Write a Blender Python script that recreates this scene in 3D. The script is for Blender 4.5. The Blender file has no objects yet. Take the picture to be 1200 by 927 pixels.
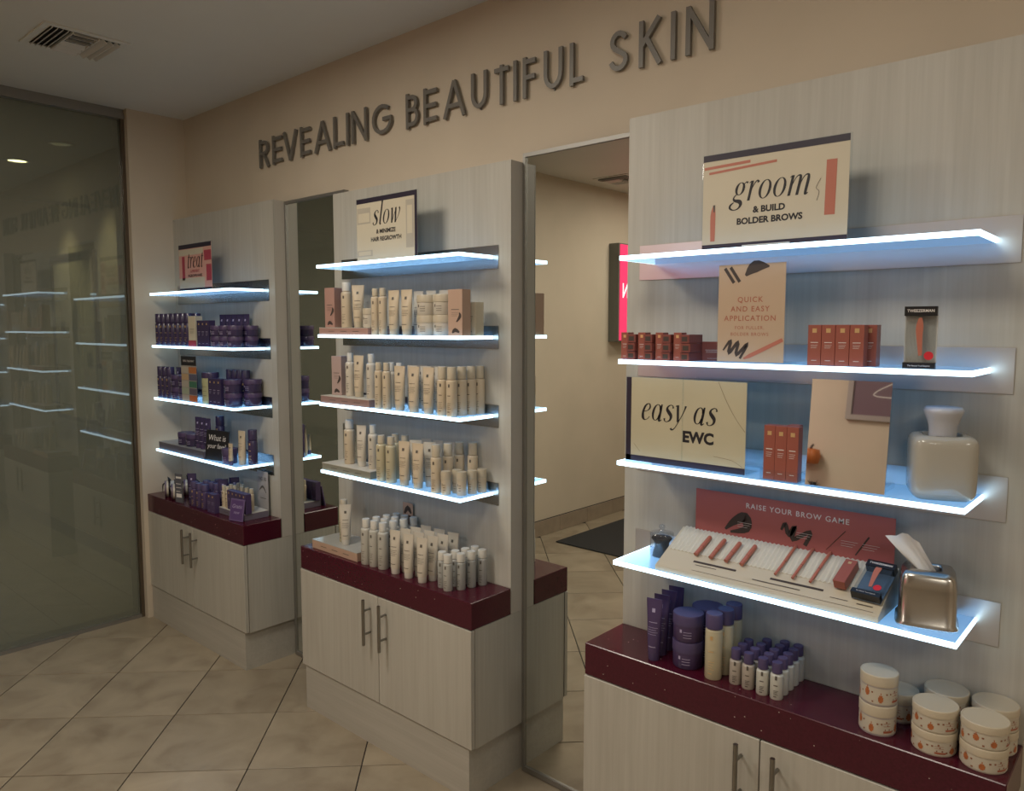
import bpy, bmesh, math, random
from mathutils import Vector, Matrix
random.seed(7)
S = bpy.context.scene
COL = S.collection
PI = math.pi
R = math.radians

# ------------------------------------------------------------------ camera
cam = bpy.data.cameras.new('camera'); camo = bpy.data.objects.new('camera', cam); COL.objects.link(camo)
camo.location = (3.70702686, -2.02699477, 1.61551051)
_r = Vector((0.745479126, 0.666528803, 0.00047743)); _u = Vector((-0.05944535, 0.06577318, 0.99606232)); _f = Vector((-0.66387282, 0.74257205, -0.08865457))
camo.rotation_euler = Matrix((( _r.x, _u.x, -_f.x), (_r.y, _u.y, -_f.y), (_r.z, _u.z, -_f.z))).to_euler()
cam.sensor_fit = 'HORIZONTAL'; cam.sensor_width = 36.0; cam.lens = 36.0*891.6/1200.0
cam.clip_start = 0.05; cam.clip_end = 60
S.camera = camo
# ------------------------------------------------------------------ world, view
w = bpy.data.worlds.new('world'); S.world = w; w.use_nodes = True
w.node_tree.nodes['Background'].inputs[0].default_value = (0.5, 0.5, 0.52, 1)
w.node_tree.nodes['Background'].inputs[1].default_value = 0.05
S.view_settings.view_transform = 'Standard'; S.view_settings.look = 'None'
S.view_settings.gamma = 1.0; S.view_settings.exposure = 0.0; S.view_settings.use_curve_mapping = False
S.cycles.use_denoising = True
S.cycles.max_bounces = 9; S.cycles.diffuse_bounces = 4; S.cycles.glossy_bounces = 5; S.cycles.transparent_max_bounces = 16; S.cycles.transmission_bounces = 6
S.cycles.sample_clamp_indirect = 4.0; S.cycles.caustics_reflective = False; S.cycles.caustics_refractive = False
# light levels
ROOM_W = 17.5        # base watts of each added, unseen ceiling panel
ROOM_C = (1.0, 0.93, 0.80)
EDGE_E = 3.4         # glow of lit shelf edges
BODY_E = 0.26        # glow of the acrylic itself

HC = 2.765
def lamp(name, kind, loc, power, color, rot=(0,0,0), **k):
    l = bpy.data.lights.new(name, kind); l.energy = power; l.color = color
    for a, b in k.items(): setattr(l, a, b)
    o = bpy.data.objects.new(name, l); o.location = loc; o.rotation_euler = rot; COL.objects.link(o); return o
ADDED_PANELS = [(1.35, -1.50), (2.9, -1.50), (1.0, -3.5), (4.6, -3.1), (5.3, -1.5)]  # panels added out of view for soft, even room light
for (x, y), k in zip(ADDED_PANELS, (1.45, .75, 1.0, .8, .8)):
    lamp('added_panel_lamp', 'AREA', (x, y, HC-0.03), ROOM_W*k, ROOM_C, shape='SQUARE', size=0.52)

# ------------------------------------------------------------------ materials
def newmat(name):
    m = bpy.data.materials.new(name); m.use_nodes = True
    return m, m.node_tree, m.node_tree.nodes['Principled BSDF']
def M(name, col, rough=0.5, metal=0.0, emit=None, es=1.0, noise=0.0, nscale=30, spec=0.5, sub=0.0, bump=0.0):
    m, t, p = newmat(name)
    c = (*col, 1)
    p.inputs['Base Color'].default_value = c; p.inputs['Roughness'].default_value = rough; p.inputs['Metallic'].default_value = metal
    p.inputs['Specular IOR Level'].default_value = spec
    if emit: p.inputs['Emission Color'].default_value = (*emit, 1); p.inputs['Emission Strength'].default_value = es
    if noise or bump:
        g = t.nodes.new('ShaderNodeTexCoord'); n = t.nodes.new('ShaderNodeTexNoise'); n.inputs['Scale'].default_value = nscale; n.inputs['Detail'].default_value = 4
        t.links.new(g.outputs['Object'], n.inputs['Vector'])
        if noise:
            r = t.nodes.new('ShaderNodeValToRGB'); r.color_ramp.elements[0].position = .3; r.color_ramp.elements[1].position = .7
            r.color_ramp.elements[0].color = tuple(v*(1-noise) for v in col)+(1,); r.color_ramp.elements[1].color = tuple(min(1, v*(1+noise)) for v in col)+(1,)
            t.links.new(n.outputs['Fac'], r.inputs['Fac']); t.links.new(r.outputs['Color'], p.inputs['Base Color'])
        if bump:
            b = t.nodes.new('ShaderNodeBump'); b.inputs['Strength'].default_value = bump; b.inputs['Distance'].default_value = .002
            t.links.new(n.outputs['Fac'], b.inputs['Height']); t.links.new(b.outputs['Normal'], p.inputs['Normal'])
    return m
def wood(name, a, b, rough=.45, vert=True):
    m, t, p = newmat(name)
    g = t.nodes.new('ShaderNodeTexCoord'); mp = t.nodes.new('ShaderNodeMapping')
    mp.inputs['Scale'].default_value = (90, 90, 2.2) if vert else (2.2, 90, 90)
    n = t.nodes.new('ShaderNodeTexNoise'); n.inputs['Scale'].default_value = 1.0; n.inputs['Detail'].default_value = 6; n.inputs['Roughness'].default_value = .62
    mp2 = t.nodes.new('ShaderNodeMapping'); mp2.inputs['Scale'].default_value = (9, 9, .55) if vert else (.55, 9, 9)
    n2 = t.nodes.new('ShaderNodeTexNoise'); n2.inputs['Scale'].default_value = 1.6; n2.inputs['Detail'].default_value = 3; n2.inputs['Distortion'].default_value = 1.2
    mx = t.nodes.new('ShaderNodeMath'); mx.operation = 'MULTIPLY_ADD'; mx.inputs[1].default_value = .55
    r = t.nodes.new('ShaderNodeValToRGB'); r.color_ramp.elements[0].position = .38; r.color_ramp.elements[1].position = .72
    r.color_ramp.elements[0].color = (*a, 1); r.color_ramp.elements[1].color = (*b, 1)
    L = t.links.new
    L(g.outputs['Object'], mp.inputs['Vector']); L(g.outputs['Object'], mp2.inputs['Vector']); L(mp.outputs['Vector'], n.inputs['Vector']); L(mp2.outputs['Vector'], n2.inputs['Vector'])
    m2 = t.nodes.new('ShaderNodeMath'); m2.operation = 'MULTIPLY'; m2.inputs[1].default_value = .45
    L(n2.outputs['Fac'], m2.inputs[0]); L(n.outputs['Fac'], mx.inputs[0]); L(m2.outputs[0], mx.inputs[2]); L(mx.outputs[0], r.inputs['Fac']); L(r.outputs['Color'], p.inputs['Base Color'])
    bp = t.nodes.new('ShaderNodeBump'); bp.inputs['Strength'].default_value = .12; bp.inputs['Distance'].default_value = .001
    L(n.outputs['Fac'], bp.inputs['Height']); L(bp.outputs['Normal'], p.inputs['Normal'])
    p.inputs['Roughness'].default_value = rough
    return m
def glassy(name, tint, diff=None, dfac=0.0, ior=1.45, rough=0.0):
    m, t, p = newmat(name); t.nodes.remove(p); out = t.nodes['Material Output']
    tr = t.nodes.new('ShaderNodeBsdfTransparent'); tr.inputs[0].default_value = (*tint, 1)
    gl = t.nodes.new('ShaderNodeBsdfGlossy'); gl.inputs['Roughness'].default_value = rough
    fr = t.nodes.new('ShaderNodeFresnel'); fr.inputs[0].default_value = ior; gm = t.nodes.new('ShaderNodeNewGeometry'); nb = t.nodes.new('ShaderNodeMath'); nb.operation = 'SUBTRACT'; nb.inputs[0].default_value = 1; fm = t.nodes.new('ShaderNodeMath'); fm.operation = 'MULTIPLY'; t.links.new(gm.outputs['Backfacing'], nb.inputs[1]); t.links.new(nb.outputs[0], fm.inputs[0]); t.links.new(fr.outputs[0], fm.inputs[1])
    mx = t.nodes.new('ShaderNodeMixShader'); base = tr.outputs[0]
    if diff:
        d = t.nodes.new('ShaderNodeBsdfDiffuse'); d.inputs[0].default_value = (*diff, 1)
        m0 = t.nodes.new('ShaderNodeMixShader'); m0.inputs[0].default_value = dfac
        t.links.new(tr.outputs[0], m0.inputs[1]); t.links.new(d.outputs[0], m0.inputs[2]); base = m0.outputs[0]
    t.links.new(fm.outputs[0], mx.inputs[0]); t.links.new(base, mx.inputs[1]); t.links.new(gl.outputs[0], mx.inputs[2]); t.links.new(mx.outputs[0], out.inputs[0])
    return m
def acrylic_lit():
    m, t, p = newmat('lit_acrylic'); t.nodes.remove(p); out = t.nodes['Material Output']
    tr = t.nodes.new('ShaderNodeBsdfTransparent'); tr.inputs[0].default_value = (.75, .88, 1, 1)
    d = t.nodes.new('ShaderNodeBsdfDiffuse'); d.inputs[0].default_value = (.35, .5, .7, 1)
    e = t.nodes.new('ShaderNodeEmission'); e.inputs[0].default_value = (.25, .58, 1, 1); e.inputs[1].default_value = BODY_E
    gl = t.nodes.new('ShaderNodeBsdfGlossy'); gl.inputs['Roughness'].default_value = .08
    fr = t.nodes.new('ShaderNodeFresnel'); fr.inputs[0].default_value = 1.4
    m1 = t.nodes.new('ShaderNodeMixShader'); m1.inputs[0].default_value = .6
    m2 = t.nodes.new('ShaderNodeMixShader'); ad = t.nodes.new('ShaderNodeAddShader')
    L = t.links.new
    L(tr.outputs[0], m1.inputs[1]); L(d.outputs[0], m1.inputs[2]); L(fr.outputs[0], m2.inputs[0]); L(m1.outputs[0], m2.inputs[1]); L(gl.outputs[0], m2.inputs[2])
    L(m2.outputs[0], ad.inputs[0]); L(e.outputs[0], ad.inputs[1]); L(ad.outputs[0], out.inputs[0])
    return m
def tile_mat():
    m, t, p = newmat('beige_tile')
    g = t.nodes.new('ShaderNodeTexCoord'); oi = t.nodes.new('ShaderNodeObjectInfo')
    L = t.links.new
    n = t.nodes.new('ShaderNodeTexNoise'); n.inputs['Scale'].default_value = 5; n.inputs['Detail'].default_value = 6; n.inputs['Distortion'].default_value = .8; n.noise_dimensions = '4D'
    ml = t.nodes.new('ShaderNodeMath'); ml.operation = 'MULTIPLY'; ml.inputs[1].default_value = 40
    L(oi.outputs['Random'], ml.inputs[0]); L(ml.outputs[0], n.inputs['W']); L(g.outputs['Object'], n.inputs['Vector'])
    r = t.nodes.new('ShaderNodeValToRGB'); e = r.color_ramp.elements
    e[0].position = .3; e[0].color = (.235, .185, .13, 1); e[1].position = .68; e[1].color = (.375, .31, .225, 1)
    x = e.new(.5); x.color = (.32, .265, .19, 1)
    L(n.outputs['Fac'], r.inputs['Fac'])
    hv = t.nodes.new('ShaderNodeHueSaturation'); mr = t.nodes.new('ShaderNodeMapRange'); mr.inputs[3].default_value = .92; mr.inputs[4].default_value = 1.07
    L(oi.outputs['Random'], mr.inputs[0]); L(mr.outputs[0], hv.inputs['Value']); L(r.outputs['Color'], hv.inputs['Color']); L(hv.outputs[0], p.inputs['Base Color'])
    p.inputs['Roughness'].default_value = .32
    return m
def quartz():
    m, t, p = newmat('burgundy_quartz'); L = t.links.new
    g = t.nodes.new('ShaderNodeTexCoord'); v = t.nodes.new('ShaderNodeTexVoronoi'); v.inputs['Scale'].default_value = 70
    r = t.nodes.new('ShaderNodeValToRGB'); e = r.color_ramp.elements; e[0].position = .085; e[0].color = (1, 1, 1, 1); e[1].position = .11; e[1].color = (0, 0, 0, 1)
    sp = t.nodes.new('ShaderNodeSeparateColor'); gt = t.nodes.new('ShaderNodeMath'); gt.operation = 'GREATER_THAN'; gt.inputs[1].default_value = .82
    mu = t.nodes.new('ShaderNodeMath'); mu.operation = 'MULTIPLY'
    n = t.nodes.new('ShaderNodeTexNoise'); n.inputs['Scale'].default_value = 180
    r2 = t.nodes.new('ShaderNodeValToRGB'); r2.color_ramp.elements[0].color = (.040, .003, .010, 1); r2.color_ramp.elements[1].color = (.082, .007, .021, 1)
    mx = t.nodes.new('ShaderNodeMixRGB'); mx.inputs[2].default_value = (.6, .5, .45, 1)
    L(g.outputs['Object'], v.inputs['Vector']); L(g.outputs['Object'], n.inputs['Vector']); L(v.outputs['Distance'], r.inputs['Fac']); L(v.outputs['Color'], sp.inputs[0])
    L(sp.outputs[0], gt.inputs[0]); L(gt.outputs[0], mu.inputs[0]); L(r.outputs['Color'], mu.inputs[1]); L(n.outputs['Fac'], r2.inputs['Fac'])
    L(mu.outputs[0], mx.inputs[0]); L(r2.outputs['Color'], mx.inputs[1]); L(mx.outputs[0], p.inputs['Base Color'])
    p.inputs['Roughness'].default_value = .22
    return m
m_wood = wood('whitewashed_laminate', (.43, .405, .35), (.52, .50, .44))
m_kick = wood('whitewashed_laminate_kick', (.41, .385, .335), (.49, .465, .41), vert=False)
m_edge = M('laminate_edge', (.50, .46, .40), .4)
m_wall = M('beige_paint', (.58, .50, .395), .75, noise=.04, nscale=3, bump=.05)
m_wall2 = M('room_paint', (.50, .45, .36), .8, noise=.05, nscale=3)
m_ceil = M('ceiling_paint', (.70, .69, .63), .6, noise=.03, nscale=2)
m_tile = tile_mat(); m_grout = M('grout', (.035, .03, .025), .9)
m_quartz = quartz()
m_steel = M('brushed_steel', (.30, .29, .27), .3, 1.0, noise=.06, nscale=60)
m_plate2 = M('darker_steel_plate', (.42, .44, .46), .25, 1.0)
m_plate = M('satin_steel_plate', (.66, .66, .67), .30, .75)
m_frame = M('bronze_frame', (.16, .13, .10), .4, .8)
m_alu = M('aluminium_trim', (.30, .29, .27), .5, .8)
m_mirror = M('mirror_silver', (.80, .82, .78), 0.0, 1.0)
m_mirror2 = M('mirror_silver_clear', (.88, .86, .84), 0.02, 1.0)
m_letter = M('pewter_letter', (.17, .158, .14), .42, .1)
m_glass = glassy('smoked_glass', (.66, .68, .58), (.31, .325, .27), .40, 1.9)
m_acr = glassy('clear_acrylic', (.95, .97, .98), None, 0, 1.4)
m_lit = acrylic_lit()
m_glow = M('glowing_edge', (.8, .9, 1), .4, emit=(.60, .86, 1.0), es=EDGE_E)
m_black = M('black_print', (.012, .011, .014), .5)
m_navy = M('dark_plum_band', (.020, .014, .030), .45)
m_cream = M('cream_print', (.56, .50, .38), .45, noise=.03, nscale=8)
m_white = M('white_plastic', (.60, .57, .51), .35)
m_cap = M('cream_cap', (.50, .43, .32), .35)
m_creamp = M('cream_plastic', (.56, .46, .33), .3)
m_creamw = M('pale_lotion_plastic', (.57, .51, .42), .3)
m_frost = M('frosted_bottle', (.50, .52, .52), .25)
m_ink = M('grey_brown_ink', (.10, .085, .07), .5)
m_gold = M('gold_foil', (.75, .52, .26), .3, .6)
m_purple = M('purple_plastic', (.07, .045, .115), .3)
m_purcap = M('purple_cap', (.075, .055, .13), .4)
m_dpur = M('dark_purple_gloss', (.045, .032, .085), .22)
m_lav = M('lavender_print', (.38, .33, .50), .5)
m_amber = M('straw_bottle', (.48, .42, .28), .25)
m_rose = M('terracotta_carton', (.30, .085, .060), .4)
m_rosed = M('terracotta_dark', (.20, .055, .045), .4)
m_pink = M('dusty_pink_card', (.38, .22, .18), .5)
m_rosebd = M('rose_board', (.42, .125, .12), .35)
m_pencil = M('terracotta_pencil', (.45, .15, .10), .35)
m_jarg = glassy('jar_glass', (.86, .88, .90), (.5, .5, .52), .02, 1.8)
m_dk = M('black_plastic', (.015, .015, .018), .25)
m_char = M('dark_umber_swatch', (.05, .035, .03), .6)
m_red = M('red_sticker', (.6, .02, .03), .4)
m_peach = M('peach_card', (.46, .31, .23), .5)
m_olive = M('olive_card', (.24, .23, .18), .4)
m_clearp = glassy('blister', (.90, .92, .93), (.3, .32, .35), .06, 1.45, .05)
m_ceram = M('cream_ceramic', (.40, .375, .32), .12)
m_tissue = M('tissue_paper', (.80, .80, .80), .8)
m_frosty = M('frosted_scoop', (.46, .46, .49), .25)
m_orange = M('pumpkin_orange', (.45, .13, .03), .5)
m_blackbt = M('charcoal_bow', (.012, .012, .015), .6)
m_text = M('white_print', (.75, .72, .70), .5)
m_mat = M('door_mat', (.025, .025, .026), .95, noise=.3, nscale=200)

# ------------------------------------------------------------------ mesh helpers
class B:
    def __init__(s): s.v = []; s.f = []; s.m = []; s.mi = 0; s.sm = []
    def add(s, vs, fs, smooth=False):
        n = len(s.v); s.v += [tuple(v) for v in vs]
        for f in fs: s.f.append([n+i for i in f]); s.m.append(s.mi); s.sm.append(smooth)
        return s
    def box(s, x0, x1, y0, y1, z0, z1, bev=0.0):
        if bev <= 0:
            vs = [(x, y, z) for z in (z0, z1) for y in (y0, y1) for x in (x0, x1)]
            return s.add(vs, [(0, 2, 3, 1), (4, 5, 7, 6), (0, 1, 5, 4), (2, 6, 7, 3), (0, 4, 6, 2), (1, 3, 7, 5)])
        bm = bmesh.new(); bmesh.ops.create_cube(bm, size=1)
        for v in bm.verts: v.co = Vector(((x0+x1)/2+v.co.x*(x1-x0), (y0+y1)/2+v.co.y*(y1-y0), (z0+z1)/2+v.co.z*(z1-z0)))
        bmesh.ops.bevel(bm, geom=list(bm.edges), offset=bev, segments=1, affect='EDGES')
        bm.verts.index_update(); vs = [v.co.copy() for v in bm.verts]; fs = [[v.index for v in f.verts] for f in bm.faces]; bm.free()
        return s.add(vs, fs)
    def lathe(s, prof, n=20, c=(0, 0, 0), sx=1, sy=1, cap=True):
        vs = []; fs = []
        for (r, z) in prof:
            for i in range(n):
                a = 2*PI*i/n; vs.append((c[0]+r*sx*math.cos(a), c[1]+r*sy*math.sin(a), c[2]+z))
        for j in range(len(prof)-1):
            for i in range(n):
                k = (i+1) % n; fs.append((j*n+i, j*n+k, (j+1)*n+k, (j+1)*n+i))
        s.add(vs, fs, True)
        if cap:
            s.add([vs[i] for i in range(n)][::-1], [tuple(range(n))]); s.add(vs[-n:], [tuple(range(n))])
        return s
    def patch(s, r, a0, a1, z0, z1, n=4, r1=None, c=(0, 0)):
        r1 = r if r1 is None else r1; vs = []; fs = []
        for i in range(n+1):
            a = a0+(a1-a0)*i/n
            vs += [(c[0]+r*math.cos(a), c[1]+r*math.sin(a), z0), (c[0]+r1*math.cos(a), c[1]+r1*math.sin(a), z1)]
        for i in range(n): fs.append((2*i, 2*i+2, 2*i+3, 2*i+1))
        return s.add(vs, fs, True)
    def tube(s, pts, r, n=8, cap=True):
        pts = [Vector(p) for p in pts]; vs = []; fs = []; up = None
        for i, p in enumerate(pts):
            d = (pts[min(i+1, len(pts)-1)]-pts[max(i-1, 0)]).normalized()
            if up is None: up = Vector((0, 0, 1)) if abs(d.z) < .9 else Vector((1, 0, 0))
            a = d.cross(up).normalized(); b = a.cross(d); up = b
            rr = r[i] if isinstance(r, (list, tuple)) else r
            for k in range(n): t = 2*PI*k/n; vs.append(p+a*rr*math.cos(t)+b*rr*math.sin(t))
        for j in range(len(pts)-1):
            for k in range(n): l = (k+1) % n; fs.append((j*n+k, j*n+l, (j+1)*n+l, (j+1)*n+k))
        s.add(vs, fs, True)
        if cap: s.add(vs[:n][::-1], [tuple(range(n))]); s.add(vs[-n:], [tuple(range(n))])
        return s
    def quad(s, x0, x1, z0, z1, y): return s.add([(x0, y, z0), (x1, y, z0), (x1, y, z1), (x0, y, z1)], [(0, 1, 2, 3)])
    def ribbon(s, pts, y, smooth=4, tf=None, depth=0):
        """flat stroke in the x-z plane; pts (x, z, width)"""
        P = []
        if smooth and len(pts) > 2:
            for i in range(len(pts)-1):
                p0 = pts[max(i-1, 0)]; p1 = pts[i]; p2 = pts[i+1]; p3 = pts[min(i+2, len(pts)-1)]
                for k in range(smooth):
                    t = k/smooth
                    P.append(tuple(.5*((2*p1[j])+(-p0[j]+p2[j])*t+(2*p0[j]-5*p1[j]+4*p2[j]-p3[j])*t*t+(-p0[j]+3*p1[j]-3*p2[j]+p3[j])*t**3) for j in range(3)))
            P.append(pts[-1])
        else: P = list(pts)
        q = []; 
        for i, p in enumerate(P):
            a = P[max(i-1, 0)]; b = P[min(i+1, len(P)-1)]; dx, dz = b[0]-a[0], b[1]-a[1]; l = math.hypot(dx, dz) or 1
            nx, nz = -dz/l, dx/l; h = p[2]/2
            q.append(((p[0]+nx*h, p[1]+nz*h), (p[0]-nx*h, p[1]-nz*h)))
        tf = tf or (lambda x, z: (x, z))
        vs = []; fs = []
        for a, b in q:
            for (x, z) in (a, b): X, Z = tf(x, z); vs.append((X, y, Z))
        for i in range(len(q)-1): fs.append((2*i, 2*i+1, 2*i+3, 2*i+2))
        if depth:
            m = len(vs); vs += [(x, y2+depth, z) for (x, y2, z) in vs]
            for i in range(len(q)-1):
                fs.append((m+2*i, m+2*i+2, m+2*i+3, m+2*i+1)); fs.append((2*i, 2*i+2, m+2*i+2, m+2*i)); fs.append((2*i+1, m+2*i+1, m+2*i+3, 2*i+3))
            e = 2*(len(q)-1); fs.append((0, m, m+1, 1)); fs.append((e, e+1, m+e+1, m+e))
        return s.add(vs, fs)
    def mesh(s, name, mats):
        me = bpy.data.meshes.new(name); me.from_pydata(s.v, [], s.f)
        for m in (mats if isinstance(mats, (list, tuple)) else [mats]): me.materials.append(m)
        me.polygons.foreach_set('material_index', s.m); me.polygons.foreach_set('use_smooth', s.sm); me.update(); return me
    def obj(s, name, mats, parent=None, loc=(0, 0, 0)):
        o = bpy.data.objects.new(name, s.mesh(name, mats)); COL.objects.link(o); o.parent = parent; o.location = loc; return o
def split(b, name, mats, parent, loc=(0, 0, 0)):
    par = list(range(len(b.v)))
    def fd(i):
        while par[i] != i: par[i] = par[par[i]]; i = par[i]
        return i
    for f in b.f:
        for i in f[1:]: par[fd(i)] = fd(f[0])
    G = {}
    for k, f in enumerate(b.f): G.setdefault(fd(f[0]), []).append(k)
    for ks in G.values():
        c = B(); mp = {}
        for k in ks:
            for i in b.f[k]:
                if i not in mp: mp[i] = len(c.v); c.v.append(b.v[i])
            c.f.append([mp[i] for i in b.f[k]]); c.m.append(b.m[k]); c.sm.append(b.sm[k])
        c.obj(name, mats, parent, loc)
B.split = lambda s, name, mats, parent, loc=(0, 0, 0): split(s, name, mats, parent, loc)
def tag(o, label=None, cat=None, group=None, kind=None):
    if label: o['label'] = label
    if cat: o['category'] = cat
    if group: o['group'] = group
    if kind: o['kind'] = kind
    return o
def thing(name, label, cat, loc=(0, 0, 0), rz=0, group=None, rx=0):
    o = bpy.data.objects.new(name, None); COL.objects.link(o); o.location = loc; o.rotation_euler = (rx, 0, rz); o.empty_display_size = .05
    return tag(o, label, cat, group)
def dup(r0):
    r = r0.copy(); COL.objects.link(r)
    for c in list(r0.children):
        d = c.copy(); COL.objects.link(d); d.parent = r
        for g in list(c.children): e = g.copy(); COL.objects.link(e); e.parent = d
    return r
def struct(name, b, m, kind='structure'): return tag(b.obj(name, m), kind=kind)
def text(s, size, mat, parent, x, z, y, name='lettering', align='CENTER', sx=1.0, shear=0.0, bold=0.0, depth=0.0, space=1.0, flip=(PI/2, 0, 0)):
    c = bpy.data.curves.new(name, 'FONT'); c.body = s; c.size = size; c.align_x = align; c.shear = shear; c.offset = bold*size; c.extrude = depth; c.space_character = space; c.resolution_u = 3
    o = bpy.data.objects.new(name, c); COL.objects.link(o)
    dg = bpy.context.evaluated_depsgraph_get(); me = bpy.data.meshes.new_from_object(o.evaluated_get(dg)); bpy.data.objects.remove(o); bpy.data.curves.remove(c)
    me.materials.clear(); me.materials.append(mat); me.transform(Matrix.Diagonal((sx, 1, 1, 1)))
    o = bpy.data.objects.new(name, me); COL.objects.link(o); o.parent = parent; o.location = (x, y, z); o.rotation_euler = flip; return o

# high-contrast italic glyphs: strokes of (x, z, width), x-height 1
tk, th = .145, .035
def ell(cx, cz, rx, rz, a0=0, a1=360, n=12, tk=tk, th=th):
    out = []
    for i in range(n+1):
        a = R(a0+(a1-a0)*i/n); out.append((cx+rx*math.cos(a), cz+rz*math.sin(a), th+(tk-th)*abs(math.cos(a))**1.6))
    return out
SER = {
 'o': (.78, [ell(.36, .5, .26, .46, 0, 360)]),
 'l': (.42, [[(.05, 1.52, .04), (.17, 1.55, .06)], [(.18, 1.58, tk), (.18, .1, tk)], [(.18, .12, tk), (.22, .02, .09), (.34, .08, .04)]]),
 's': (.62, [[(.48, .80, .11), (.44, .93, .06), (.30, .98, .05), (.14, .88, .1), (.12, .72, .16), (.28, .54, .2), (.44, .36, .18), (.44, .14, .12), (.28, .02, .05), (.12, .04, .05), (.05, .2, .12)]]),
 'w': (1.08, [[(.02, .92, .04), (.10, .98, .08)], [(.12, 1., tk), (.22, .4, tk), (.26, .02, .14)], [(.26, .02, .05), (.5, .85, .05)], [(.5, 1., tk), (.58, .4, tk), (.62, .02, .14)], [(.62, .02, .05), (.88, .5, .05), (.93, .85, .09), (.84, .98, .12)]]),
 'g': (.78, [ell(.34, .66, .2, .31, 0, 360), [(.2, .38, .05), (.08, .22, .08), (.16, .08, .13), (.45, .0, .2), (.56, -.16, .17), (.46, -.36, .08), (.22, -.42, .05), (.0, -.32, .1), (-.02, -.16, .12), (.14, -.02, .05)], [(.48, .86, .04), (.62, .98, .06), (.72, .93, .12)]]),
 'r': (.60, [[(.02, .9, .04), (.12, .98, .06)], [(.17, 1., tk), (.17, .0, tk)], [(.2, .55, .04), (.34, .9, .06), (.46, .98, .08), (.53, .88, .13)]]),
 'm': (1.22, [[(.02, .9, .04), (.12, .98, .06)], [(.16, 1., tk), (.16, .0, tk)], [(.2, .5, .04), (.34, .88, .05), (.5, .97, .08), (.57, .8, tk), (.57, .0, tk)], [(.6, .5, .04), (.74, .88, .05), (.9, .97, .08), (.98, .8, tk), (.98, .12, tk), (1.02, .01, .09), (1.12, .08, .04)]]),
 'e': (.68, [[(.14, .5, .04), (.36, .56, .05), (.5, .72, .1), (.46, .92, .08), (.34, .97, .05), (.18, .84, .12), (.1, .5, tk), (.16, .16, .17), (.32, .02, .06), (.5, .1, .04), (.58, .24, .04)]]),
 'a': (.84, [ell(.32, .5, .23, .46, 20, 340), [(.56, .98, .1), (.56, .6, tk), (.56, .14, tk), (.6, .01, .1), (.74, .1, .04)]]),
 'y': (.76, [[(.0, .92, .04), (.08, .98, .08)], [(.12, 1., tk), (.24, .45, tk), (.34, .05, .14)], [(.62, .98, .13), (.58, .7, .06), (.42, .2, .05), (.22, -.3, .05), (.06, -.42, .09), (-.04, -.34, .12)]]),
 't': (.48, [[(.2, 1.28, .1), (.18, .9, tk), (.18, .14, tk), (.24, .01, .1), (.4, .1, .04)], [(.0, .98, .05), (.42, .98, .05)]]),
 ' ': (.45, []),
}
def serif(word, size, mat, parent, x, z, y, name='script_lettering'):
    b = B(); W = sum(SER[c][0] for c in word); cx = -W/2; sh = .22
    for c in word:
        wd, st = SER[c]
        for p in st: b.ribbon([(q[0]+cx, q[1], q[2]) for q in p], 0, 3 if len(p) > 3 else 0, tf=lambda X, Z: ((X+Z*sh)*size, Z*size))
        cx += wd
    return b.obj(name, mat, parent, (x, y, z))
# geometric sans capitals: (strokes in unit box)
def arc(cx, cz, rx, rz, a0, a1, n=10): return [(cx+rx*math.cos(R(a0+(a1-a0)*i/n)), cz+rz*math.sin(R(a0+(a1-a0)*i/n))) for i in range(n+1)]
t2 = .07
CAPS = {
 'R': [[(t2, 0), (t2, 1)], [(t2, .93)] + arc(.5, .71, .36, .22, 90, -90) + [(t2, .49)], [(.42, .49), (.93, 0)]],
 'E': [[(t2, 0), (t2, 1)], [(t2, .93), (1, .93)], [(t2, .5), (.95, .5)], [(t2, .07), (1, .07)]],
 'V': [[(.04, 1), (.5, .02)], [(.96, 1), (.5, .02)]],
 'A': [[(.03, 0), (.5, .98)], [(.97, 0), (.5, .98)], [(.2, .32), (.8, .32)]],
 'L': [[(t2, 0), (t2, 1)], [(t2, .07), (1, .07)]],
 'I': [[(.5, 0), (.5, 1)]],
 'N': [[(t2, 0), (t2, 1)], [(t2, .96), (.93, .04)], [(.93, 0), (.93, 1)]],
 'G': [arc(.52, .5, .44, .43, 48, 360, 16) + [(.55, .5)]],
 'B': [[(t2, 0), (t2, 1)], [(t2, .93)] + arc(.48, .73, .33, .2, 90, -90) + [(t2, .53)], [(t2, .53)] + arc(.52, .3, .38, .23, 90, -90) + [(t2, .07)]],
 'U': [[(t2, 1), (t2, .42)] + arc(.5, .42, .43, .35, 180, 360) + [(.93, 1)]],
 'T': [[(.5, 0), (.5, 1)], [(0, .93), (1, .93)]],
 'F': [[(t2, 0), (t2, 1)], [(t2, .93), (1, .93)], [(t2, .5), (.95, .5)]],
 'S': [[(.9, .80)] + arc(.5, .73, .38, .21, 40, 200, 9) + [(.30, .56), (.62, .46)] + arc(.5, .27, .42, .2, 30, -150, 9) + [(.04, .25)]],
 'K': [[(t2, 0), (t2, 1)], [(.95, 1), (t2, .45)], [(.34, .60), (1, 0)]],
}

# ------------------------------------------------------------------ room shell
XG = -0.615
struct('wall_back', B().box(-5.2, 6.3, 0, .14, -.05, HC+.1), m_wall)
struct('wall_left_return', B().box(-.76, -.556, -.307, 0, -.0, HC), m_wall)
wl = struct('wall_left', B().box(-.76, 0.0, -4.75, -2.35, 0, HC), m_wall)
struct('wall_right', B().box(6.2, 6.34, -4.75, 0, -.05, HC+.1), m_wall)
struct('wall_front', B().box(-5.2, 6.3, -4.75, -4.6, -.05, HC+.1), m_wall)
struct('ceiling', B().box(-5.2, 6.3, -4.7, .1, HC, HC+.1), m_ceil)
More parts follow.
